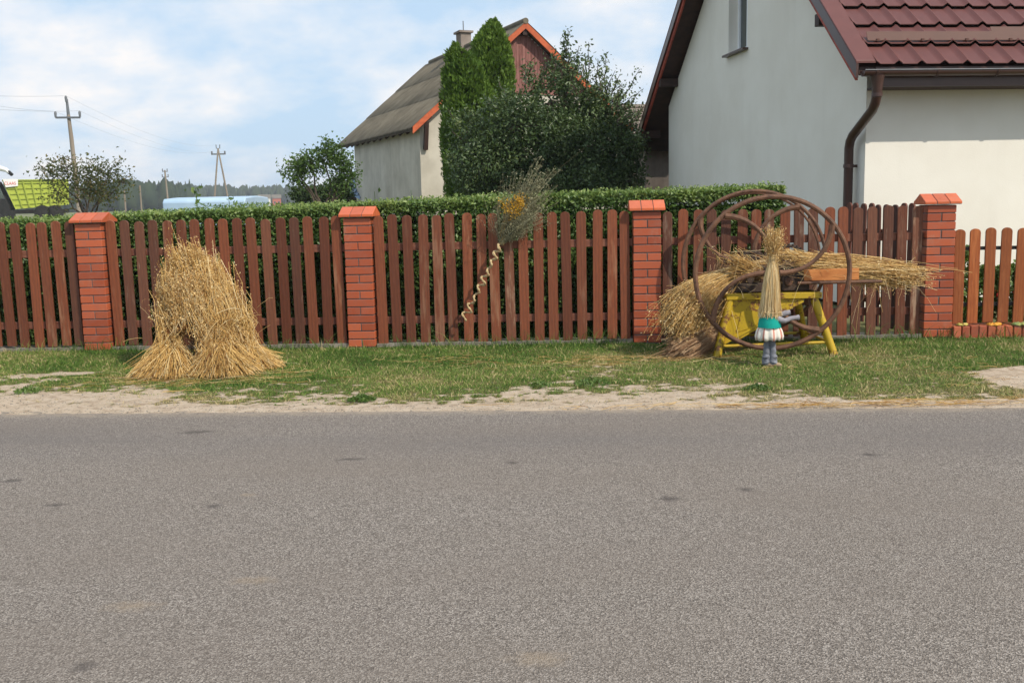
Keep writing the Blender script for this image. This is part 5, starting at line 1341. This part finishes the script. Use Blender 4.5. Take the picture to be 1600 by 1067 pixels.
for (a, b, nl) in [((880, 130), (882, 52), 130), ((915, 150), (920, 66), 110), ((945, 150), (948, 82), 80), ((955, 150), (968, 118), 60), ((960, 175), (1000, 108), 90), ((965, 185), (1003, 140), 70), ((900, 120), (905, 72), 70), ((860, 130), (868, 78), 70), ((930, 140), (934, 92), 60), ((980, 200), (1012, 160), 50),
                   ((715, 200), (700, 170), 40), ((720, 250), (700, 245), 40), ((885, 90), (888, 48), 70)]:
    sh_.append((at(*a, YP), at(*b, YP), nl))
rs_ = random.Random(5)
for i in range(46):
    a_ = rs_.uniform(-0.2, 2.6); cx0, cy0 = 870 + 95 * math.cos(a_), 185 - 62 * math.sin(a_); L0_ = rs_.uniform(16, 42); b_ = math.pi / 2 + (a_ - math.pi / 2) * 0.5 + rs_.uniform(-.4, .4)
    if cx0 + L0_ * math.cos(b_) < 815 and cy0 < 150: continue
    sh_.append((at(cx0, cy0, YP + rs_.uniform(-.8, .8)), at(cx0 + L0_ * math.cos(b_), cy0 - L0_ * math.sin(b_), YP + rs_.uniform(-.9, .9)), 34))
p = at(868, 300, YP)
tree_from_blobs('pear_tree', 'large dark green fruit tree with upright shoots in front of the old house', 'tree', (p.x, YP, -0.045), pb_, 72000, 0.068, M['leaf_pear'], 601, clump=0.21, perclump=34, trunk_r=0.13, shoots=sh_)

def thuja(pxs, Y, label, seed, n):
    """pxs: list of (py, left, right)"""
    rg = np.random.default_rng(seed); rows = np.array(pxs, float)
    py = rg.choice(np.linspace(rows[0, 0], rows[-1, 0], 400), n, p=(lambda w: w / w.sum())(np.interp(np.linspace(rows[0, 0], rows[-1, 0], 400), rows[:, 0], rows[:, 2] - rows[:, 1]) + 4))
    lo = np.interp(py, rows[:, 0], rows[:, 1]); hi = np.interp(py, rows[:, 0], rows[:, 2]); c = (lo + hi) / 2; r = (hi - lo) / 2
    s = Y / 1562.0
    nt = 620; pick = rg.integers(0, n, nt); own = rg.integers(0, nt, n)
    a_t = rg.uniform(0, 2 * math.pi, nt); a = a_t[own] + rg.normal(0, 0.16, n)
    py = np.clip(py[pick][own] + rg.normal(0, 6.5, n), rows[0, 0], rows[-1, 0])
    lo = np.interp(py, rows[:, 0], rows[:, 1]); hi = np.interp(py, rows[:, 0], rows[:, 2]); c = (lo + hi) / 2; r = (hi - lo) / 2
    lump = rg.uniform(0.74, 1.08, nt)[own]
    q = (0.76 + 0.28 * rg.random(n)) * lump * 0.97
    cx = np.interp(py, rows[:, 0], (rows[:, 1] + rows[:, 2]) / 2)
    base = at(float(rows[-1, 1] + rows[-1, 2]) / 2, 300, Y)
    z = np.array([at(800, float(y_), Y).z for y_ in rows[:, 0]]); zz = np.interp(py, rows[:, 0], z)
    tilt = 0.0227 * (cx - 800) * s
    P = np.stack([(cx - 800) * s + r * s * q * np.cos(a), Y + r * s * q * np.sin(a), zz + tilt + rg.normal(0, 0.02, n)], 1)
    t = thing('thuja', label, 'conifer', (base.x, Y, -0.045), 0, 'columnar thujas')
    out = np.stack([np.cos(a) * 0.5, np.sin(a) * 0.5, np.full(n, 0.85)], 1)
    v = np.clip(0.45 + rg.normal(0, 0.2, n) + (lump - 0.86) * 0.5, 0, 1)
    d = norm(out + rg.normal(0, 0.35, (n, 3)))
    e = norm(np.cross(d, norm(rg.normal(size=(n, 3))))); L = rg.uniform(0.05, 0.13, n)[:, None]
    A0 = P - d * L * .4; B0 = P + e * L * .22; D0 = P + d * L * .6; G0 = P - e * L * .22
    V = np.stack([A0, B0, D0, G0], 1).reshape(-1, 3); k = np.arange(n)[:, None] * 4
    np_obj('foliage', (V, np.concatenate([k + np.array([0, 1, 2]), k + np.array([0, 2, 3])]), np.repeat(v, 4)), M['leaf_thuja'], t, 'stuff')
    # dense dark heart + trunk
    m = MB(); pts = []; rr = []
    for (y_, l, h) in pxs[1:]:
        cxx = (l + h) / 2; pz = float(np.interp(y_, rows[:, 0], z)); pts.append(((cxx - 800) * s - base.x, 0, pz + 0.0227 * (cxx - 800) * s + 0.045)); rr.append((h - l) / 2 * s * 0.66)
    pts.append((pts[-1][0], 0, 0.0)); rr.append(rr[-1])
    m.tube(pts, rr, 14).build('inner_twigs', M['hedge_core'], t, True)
thuja([(66, 722, 728), (80, 710, 745), (100, 704, 764), (160, 699, 788), (210, 699, 796), (260, 700, 796), (310, 703, 796)], 21.6, 'left broader column-shaped thuja tree beside the old house', 611, 42000)
thuja([(32, 778, 786), (44, 766, 797), (62, 752, 806), (110, 742, 812), (160, 742, 814), (230, 755, 808), (300, 760, 805)], 22.6, 'right taller thuja tree with a pointed tip in front of the gable', 612, 42000)

YA = 25.0
p = at(508, 305, YA)
tree_from_blobs('apple_tree', 'small open-crowned apple tree left of the old grey house', 'tree', (p.x, YA, -0.045),
    [blob(462, 264, 19, 14, YA), blob(485, 255, 17, 16, YA), blob(512, 245, 18, 20, YA), blob(536, 256, 15, 20, YA), blob(549, 276, 10, 13, YA), blob(466, 280, 9, 8, YA), blob(528, 288, 16, 12, YA)],
    3300, 0.085, M['leaf_apple'], 621, clump=0.24, perclump=16, trunk_r=0.07, shell=0.5, shoots=[(at(512, 238, YA), at(514, 220, YA), 40), (at(535, 245, YA), at(533, 226, YA), 30)])
p = at(535, 308, 34)
tree_from_blobs('garden_bush', 'rounded grey-green bush below the apple tree beside the blue roof', 'bush', (p.x, 34, -0.045), [blob(530, 300, 18, 16, 34), blob(505, 305, 14, 12, 34), blob(475, 303, 20, 12, 34)], 3000, 0.11, M['leaf_far'], 623, clump=0.25, perclump=20, trunk_r=0.05)
YS = 30.0
p = at(135, 318, YS)
tree_from_blobs('thin_fruit_tree', 'thin lacy fruit tree with reddish leaves in front of the green trailer', 'tree', (p.x, YS, -0.045),
    [blob(80, 268, 20, 12, YS), blob(105, 262, 17, 14, YS), blob(140, 268, 20, 14, YS), blob(172, 270, 18, 14, YS), blob(90, 300, 14, 22, YS), blob(130, 295, 22, 22, YS), blob(160, 298, 24, 20, YS), blob(190, 285, 12, 12, YS)],
    3300, 0.085, M['leaf_sparse'], 631, clump=0.42, perclump=15, trunk_r=0.06, shell=0.3,
    shoots=[(at(75, 268, YS), at(60, 256, YS), 25), (at(100, 255, YS), at(98, 243, YS), 25), (at(180, 262, YS), at(188, 248, YS), 30), (at(185, 285, YS), at(208, 272, YS), 25)])

# weeds and saplings sticking up behind the hedge
def saplings(px, py_top, Y, label, n, seed, w=0.08):
    b = at(px, 320, Y); tp = at(px, py_top, Y); rg = np.random.default_rng(seed)
    t = thing('sapling', label, 'plant', (b.x, Y, -0.045), 0, 'young shoots above the hedge')
    MB().tube([(0, 0, 0), (0.02, 0, (tp.z) * 0.6), (0.0, 0, tp.z + 0.02)], [0.010, 0.007, 0.003], 5).build('stem', M['weed'], t, True)
    z = rg.uniform(0.55, 1.0, n) * tp.z; P = np.stack([b.x + rg.normal(0, w, n), Y + rg.normal(0, w, n), z], 1)
    np_obj('foliage', leaves(P, 0.07, rg, 0.5), M['weed'], t)
saplings(307, 290, 11.5, 'young shoot rising above the hedge in front of the pale blue tunnel', 46, 641, 0.035)
saplings(358, 302, 12.0, 'short shoot above the hedge near the right end of the blue tunnel', 22, 642, 0.035)
saplings(586, 296, 12.0, 'small thin shoot above the hedge before the grey house wall', 16, 643, 0.04)
saplings(643, 294, 12.0, 'small thin shoot above the hedge below the old house corner', 16, 644, 0.04)
rg = np.random.default_rng(650); n = 9000
x = rg.uniform(-7.6, -3.6, n); y = 16 + rg.random(n) * 2.5; z = rg.random(n) ** 0.7 * (1.18 + 0.35 * vnoise(x, y * 0, 2.2, 3, 4) * np.clip((x + 8.3) / 3, 0.3, 1))
o = np_obj('tall_weeds', leaves(np.stack([x, y, z - 0.04], 1), 0.06, rg, 0.35, up=(0, 0, 1), upw=0.4), M['weed']); tag(o, 'tall weeds growing beyond the hedge on the left', 'weeds', kind='stuff')

# ------------------------------------------------------------------ blue tunnel
bt_ = thing('plastic_tunnel', 'long low pale blue plastic tunnel beyond the hedge', 'tunnel', (at(340, 310, 36).x, 36, -0.045), R(-2))
s = 36 / 1562.0; hw = 62 * s; prof = [(-1.5, 0), (-1.5, 1.60), (-1.4, 1.72), (-0.6, 1.76), (0, 1.78), (0.6, 1.76), (1.4, 1.72), (1.5, 1.60), (1.5, 0)]
prof = [(y_, z_ * 0.93) for y_, z_ in prof]
MB().prism(prof, 'x', -hw, hw).build('film', M['blue_film'], bt_, bevel=0.03)
# ------------------------------------------------------------------ utility poles and wires
def pole(px, py_top, Y, label, arm=None, r=0.13, apex=False):
    b = at(px, 316, Y); tp = at(px, py_top, Y); H = tp.z
    t = thing('utility_pole', label, 'utility pole', (b.x, Y, -0.3), 0, 'utility poles')
    return t, H + 0.3
Y1_ = 50.0; s = Y1_ / 1562
t1, H1 = pole(112, 160, Y1_, 'nearest wooden utility pole with a wide crossarm at the left')
MB().tube([(0.36, 0, 0), (0.25, 0, H1 * 0.75), (0.20, 0, H1 - 0.6)], [0.125, 0.10, 0.08], 10).build('pole', M['pole'], t1, True)
MB().tube([(0.20, 0, H1 - 0.6), (0.18, 0, H1 + 0.15)], [0.08, 0.06], 8).build('pole_top', M['steel'], t1, True)
za = at(107, 184, Y1_).z + 0.3
MB().beam((0.19 - 18 * s, -0.1, za), (0.19 + 19 * s, -0.1, za - 0.02), 0.09, 0.09).build('crossarm', M['steel'], t1)
for xx in (-18, 19, 0):
    zz0 = za if xx else H1; MB().tube([(0.19 + xx * s, -0.1, zz0), (0.19 + xx * s, -0.1, zz0 + 0.22), (0.19 + xx * s, -0.1, zz0 + 0.3)], [0.05, 0.07, 0.03], 8).build('insulator', M['steel'], t1, True)
Y2_ = 120.0; s = Y2_ / 1562
t2, H2 = pole(346, 232, Y2_, 'A-shaped double-legged utility pole above the blue tunnel')
for xx in (-13, 13): MB().tube([(xx * s * 1.12, 0, 0), (0.0, 0, H2)], [0.12, 0.09], 8).build('leg', M['pole'], t2, True)
za2 = at(346, 241, Y2_).z + 0.3
MB().beam((-11 * s, 0, za2), (11 * s, 0, za2), 0.13, 0.16).build('crossarm', M['steel'], t2)
for xx in (-10, 10): MB().tube([(xx * s, 0, za2), (xx * s, 0, za2 + 0.35)], 0.10, 6).build('insulator', M['steel'], t2, True)
MB().tube([(-0.22, 0, H2 + 0.42), (-0.2, 0, H2), (0.2, 0, H2), (0.22, 0, H2 + 0.42)], 0.06, 6).build('insulator_fork', M['steel'], t2, True)
Y3_ = 150.0; s = Y3_ / 1562
t3, H3 = pole(261, 266, Y3_, 'small far utility pole between the two larger ones')
MB().tube([(0.2, 0, 0), (0, 0, H3)], [0.17, 0.12], 8).build('pole', M['pole'], t3, True)
for zz, w in ((H3 - 0.2, 4), (H3 - 1.0, 5)):
    MB().beam((-w * s, 0, zz), (w * s, 0, zz), 0.10, 0.10).build('crossarm', M['steel'], t3)
    for q in (-1, 1): MB().tube([(q * w * s * .9, 0, zz), (q * w * s * .9, 0, zz + 0.4)], 0.07, 6).build('insulator', M['steel'], t3, True)
for px, lb in ((195, 'left of two thin grey posts in the field beyond the hedge'), (220, 'right of two thin grey posts in the field beyond the hedge')):
    b = at(px, 312, 60); o = link('field_post', MB().tube([(0, 0, 0), (0, 0, at(px, 298 if px == 195 else 290, 60).z + .3)], 0.05, 8).mesh('field_post', M['pole'], True), None, (b.x, 60, -0.3)); tag(o, lb, 'post', 'field posts')
def wire(a, b, sag, label, r=0.005):
    pts = [a.lerp(b, i / 16) - Vector((0, 0, sag * 4 * (i / 16) * (1 - i / 16))) for i in range(17)]
    a0 = Vector(a); o = link('power_line', MB().tube([p - a0 for p in pts], r, 4).mesh('power_line', M['wire'], True), None, tuple(a0)); tag(o, label, 'wire', 'overhead wires')
tp1 = Vector(t1.location)
wire(tp1 + Vector((0.19, -0.1, H1 + 0.3)), at(-60, 148, 42), 0.05, 'topmost wire from the nearest pole to the left edge')
wire(tp1 + Vector((0.19 - 18 * 50 / 1562, -0.1, za + 0.3)), at(-60, 155, 42), 0.1, 'middle wire from the left insulator to the left edge')
wire(tp1 + Vector((0.19 + 19 * 50 / 1562, -0.1, za + 0.3)), at(-60, 166, 42), 0.1, 'lowest wire from the right insulator to the left edge')
tp2 = Vector(t2.location)
for q, lb in ((0, 'topmost wire between the nearest and the A-shaped pole'), (-18, 'left wire between the nearest and the A-shaped pole'), (19, 'right wire between the nearest and the A-shaped pole')):
    a = tp1 + Vector((0.19 + q * 50 / 1562, -0.1, (za if q else H1) + 0.3)); b = tp2 + Vector((q * 0.04, 0, (za2 + .35) if q else H2 + .4)); wire(a, b, 0.9, lb, 0.004)

# ------------------------------------------------------------------ loader wagon and harvester
YT = 60.0; s = YT / 1562.0
tl = thing('loader_wagon', 'lime green loader wagon with ribbed side and white front panel behind the hedge', 'trailer', (at(55, 310, YT).x, YT, -0.3), R(26))
def TL(px, py):
    d = at(px, py, 1.0) - Vector((0, 0, CAM_H)); nx_, ny_ = -math.sin(R(26)), math.cos(R(26)); k_ = (nx_ * tl.location.x + ny_ * YT) / (nx_ * d.x + ny_ * d.y)
    return ((d.x * k_ - tl.location.x) * ny_ - (d.y * k_ - YT) * nx_, CAM_H + d.z * k_ + 0.3)
pA_, pB_, pC_, pD_ = TL(3, 282), TL(107, 281), TL(108, 320), TL(24, 327)
MB().prism([pA_, pD_, pC_, pB_], 'y', 0, 2.4).build('body', M['lime'], tl)
for i in range(7):        # upright ribs
    f_ = (i + 1) / 7.6; a = (pA_[0] + (pB_[0] - pA_[0]) * f_ + 0.15, pA_[1] - 0.08); b = (pD_[0] + (pC_[0] - pD_[0]) * f_, pD_[1] + (pC_[1] - pD_[1]) * f_ + 0.05)
    MB().beam((a[0], -0.03, a[1]), (b[0], -0.03, b[1]), 0.07, 0.14, (0, 1, 0)).build('rib', M['lime_rib'], tl)
for j in range(5):
    f_ = (j + 0.6) / 5.4; a = (pA_[0] + (pD_[0] - pA_[0]) * f_ + 0.1, pA_[1] + (pD_[1] - pA_[1]) * f_); b = (pB_[0] - 0.05, pB_[1] + (pC_[1] - pB_[1]) * f_)
    MB().beam((a[0], -0.03, a[1]), (b[0], -0.03, b[1]), 0.045, 0.05, (0, 1, 0)).build('side_ledge', M['lime_rib'], tl)
MB().beam((pA_[0], -0.04, pA_[1]), (pB_[0], -0.04, pB_[1]), 0.07, 0.08, (0, 1, 0)).build('top_rail', M['lime_rib'], tl)
w0_, w1_, w2_, w3_ = TL(4, 280), TL(28, 280), TL(28, 291), TL(9, 293)
wp = MB().prism([w0_, w3_, w2_, w1_], 'y', -0.13, -0.09).build('front_panel', M['white_paint'], tl)
tx = bpy.data.curves.new('lettering', 'FONT'); tx.body = 'CLAAS'; tx.size = 0.25; tx.extrude = 0.004; tx.align_x = 'CENTER'
to = bpy.data.objects.new('lettering_tmp', tx); C.objects.link(to)
bpy.context.view_layer.update()
tme_ = bpy.data.meshes.new_from_object(to.evaluated_get(bpy.context.evaluated_depsgraph_get())); bpy.data.objects.remove(to)
tme_.materials.clear(); tme_.materials.append(M['red_print'])
cxl, czl = TL(16, 289)
link('lettering', tme_, wp, (cxl, -0.136, czl), (math.pi / 2, 0, 0), (0.82, 1, 1)).name = 'lettering'
f0, f1, f2, f3 = TL(-4, 284), TL(2, 284), TL(24, 327), TL(16, 330)
MB().prism([f0, f3, f2, f1], 'y', 0.3, 2.2).build('front_wall', M['rubber'], tl)
for px in (66, 86):
    c = TL(px, 327); o = MB().tube([(0, -0.15, 0), (0, 0.35, 0)], 0.46, 20).build('wheel', M['rubber'], tl, True, loc=(c[0], 0, c[1] - 0.22)); MB().tube([(0, -0.17, 0), (0, -0.14, 0)], 0.18, 14).build('rim', M['rubber'], o, True)
c0_, c1_ = TL(20, 328), TL(108, 325); MB().box(c0_[0], c1_[0], 0.1, 2.3, c0_[1] - 0.25, c0_[1] - 0.02).build('chassis', M['rubber'], tl)
hv = thing('forage_harvester', 'forage harvester with curved white spout at the left edge', 'harvester', (at(-20, 310, 64).x, 64, -0.3))
def HV(px, py): p = at(px, py, 64); return (p.x - hv.location.x, 0, p.z + 0.3)
MB().tube([HV(-32, 300), HV(-26, 278), HV(-14, 266), HV(0, 263), HV(10, 266), HV(15, 271)], [0.28, 0.24, 0.2, 0.17, 0.14, 0.10], 8).build('spout', M['white_paint'], hv, True)
a = HV(13, 268); MB().beam(a, (a[0] + 0.22, 0, a[2] - 0.24), 0.20, 0.16).build('spout_flap', M['rubber'], hv)
a = HV(-70, 312); b = HV(-8, 318); MB().box(a[0], b[0], 0.2, 2.6, 0.6, a[2]).build('body', M['rubber'], hv, bevel=0.06)
for px in (-55, -18): c = HV(px, 322); MB().tube([(0, 0, 0), (0, 0.6, 0)], 0.75, 20).build('wheel', M['rubber'], hv, True, loc=(c[0], -0.1, 0.75))

# ------------------------------------------------------------------ distant forest and farm houses
def forest(n, x0, x1, y0, y1, hfun, seed, label):
    rg = np.random.default_rng(seed); bm = bmesh.new(); bmesh.ops.create_icosphere(bm, subdivisions=2, radius=1.0)
    bv = np.array([v.co[:] for v in bm.verts]); bf = np.array([[v.index for v in f.verts] for f in bm.faces]); bm.free()
    Vs, Fs = [], []
    for i in range(n):
        x = rg.uniform(x0, x1); y = rg.uniform(y0, y1); h = hfun(x, y) * rg.uniform(0.80, 1.12); r = rg.uniform(1.6, 3.6)
        con = rg.random() < 0.5
        V = bv * (1 + rg.normal(0, 0.16, (len(bv), 1)))
        zz = (V[:, 2] + 1) / 2
        if con: V = V * np.stack([1.15 - 0.85 * zz, 1.15 - 0.85 * zz, np.ones_like(zz)], 1)
        V = V * [r, r, h * 0.55] + [x, y, h * 0.47]
        Vs.append(V); Fs.append(bf + i * len(bv))
    V = np.concatenate(Vs); F = np.concatenate(Fs)
    o = link('forest', np_mesh('forest', V - [0, y0, 0], F, M['forest'], {'v': rg.random(len(V))}), None, (0, y0, -0.3)); tag(o, label, 'forest', kind='stuff')
forest(1500, -330, -125, 330, 400, lambda x, y: 9.5 + 1.3 * math.sin(x * 0.05), 701, 'dark distant forest edge behind the trailer on the left')
forest(2300, -460, 60, 640, 760, lambda x, y: 12.5 + 1.6 * math.sin(x * 0.021 + 1), 702, 'far blue-green forest line along the horizon')
def farm(px, Y, w, h, label, wall, roofm, rise):
    b = at(px, 305, Y); t = thing('farm_house', label, 'house', (b.x, Y, -0.3), R(15), 'tiny farm houses in the distance')
    MB().prism([(-w / 2, 0), (w / 2, 0), (w / 2, h), (-w / 2, h)], 'y', 0, 8).build('wall', wall, t)
    MB().prism([(-0.5, h), (4, h + rise), (8.5, h)], 'x', -w / 2 - .4, w / 2 + .4).build('roof', roofm, t)
    for i in (-1, 1): MB().box(i * w / 4 - 0.5, i * w / 4 + 0.5, -0.04, -0.01, 1.2, 2.5).build('window', M['glass'], t)
farm(413, 620, 7, 4.6, 'tiny white farm house with grey roof at the far forest edge', M['white_plaster'], M['eternit'], 2.2)
farm(432, 625, 5, 4.4, 'tiny farm house with orange-red walls at the far forest edge', M['oxide_red'], M['eternit'], 2.4)

# ------------------------------------------------------------------ summer air
HAZE = 0.00042
if HAZE > 0:
    hb_ = MB().box(-900, 900, -60, 1000, -1.4, 24).build('haze', M['steel']); hb_.data.materials.clear()
    hm = bpy.data.materials.new('summer_air'); hm.use_nodes = True; n_ = hm.node_tree.nodes; n_.clear()
    ho = n_.new('ShaderNodeOutputMaterial'); pv = n_.new('ShaderNodeVolumePrincipled'); pv.inputs['Density'].default_value = HAZE; pv.inputs['Color'].default_value = (0.86, 0.91, 1, 1)
    hm.node_tree.links.new(pv.outputs[0], ho.inputs['Volume']); hb_.data.materials.append(hm); tag(hb_, 'thin summer haze over the whole street and fields', 'haze', kind='stuff')
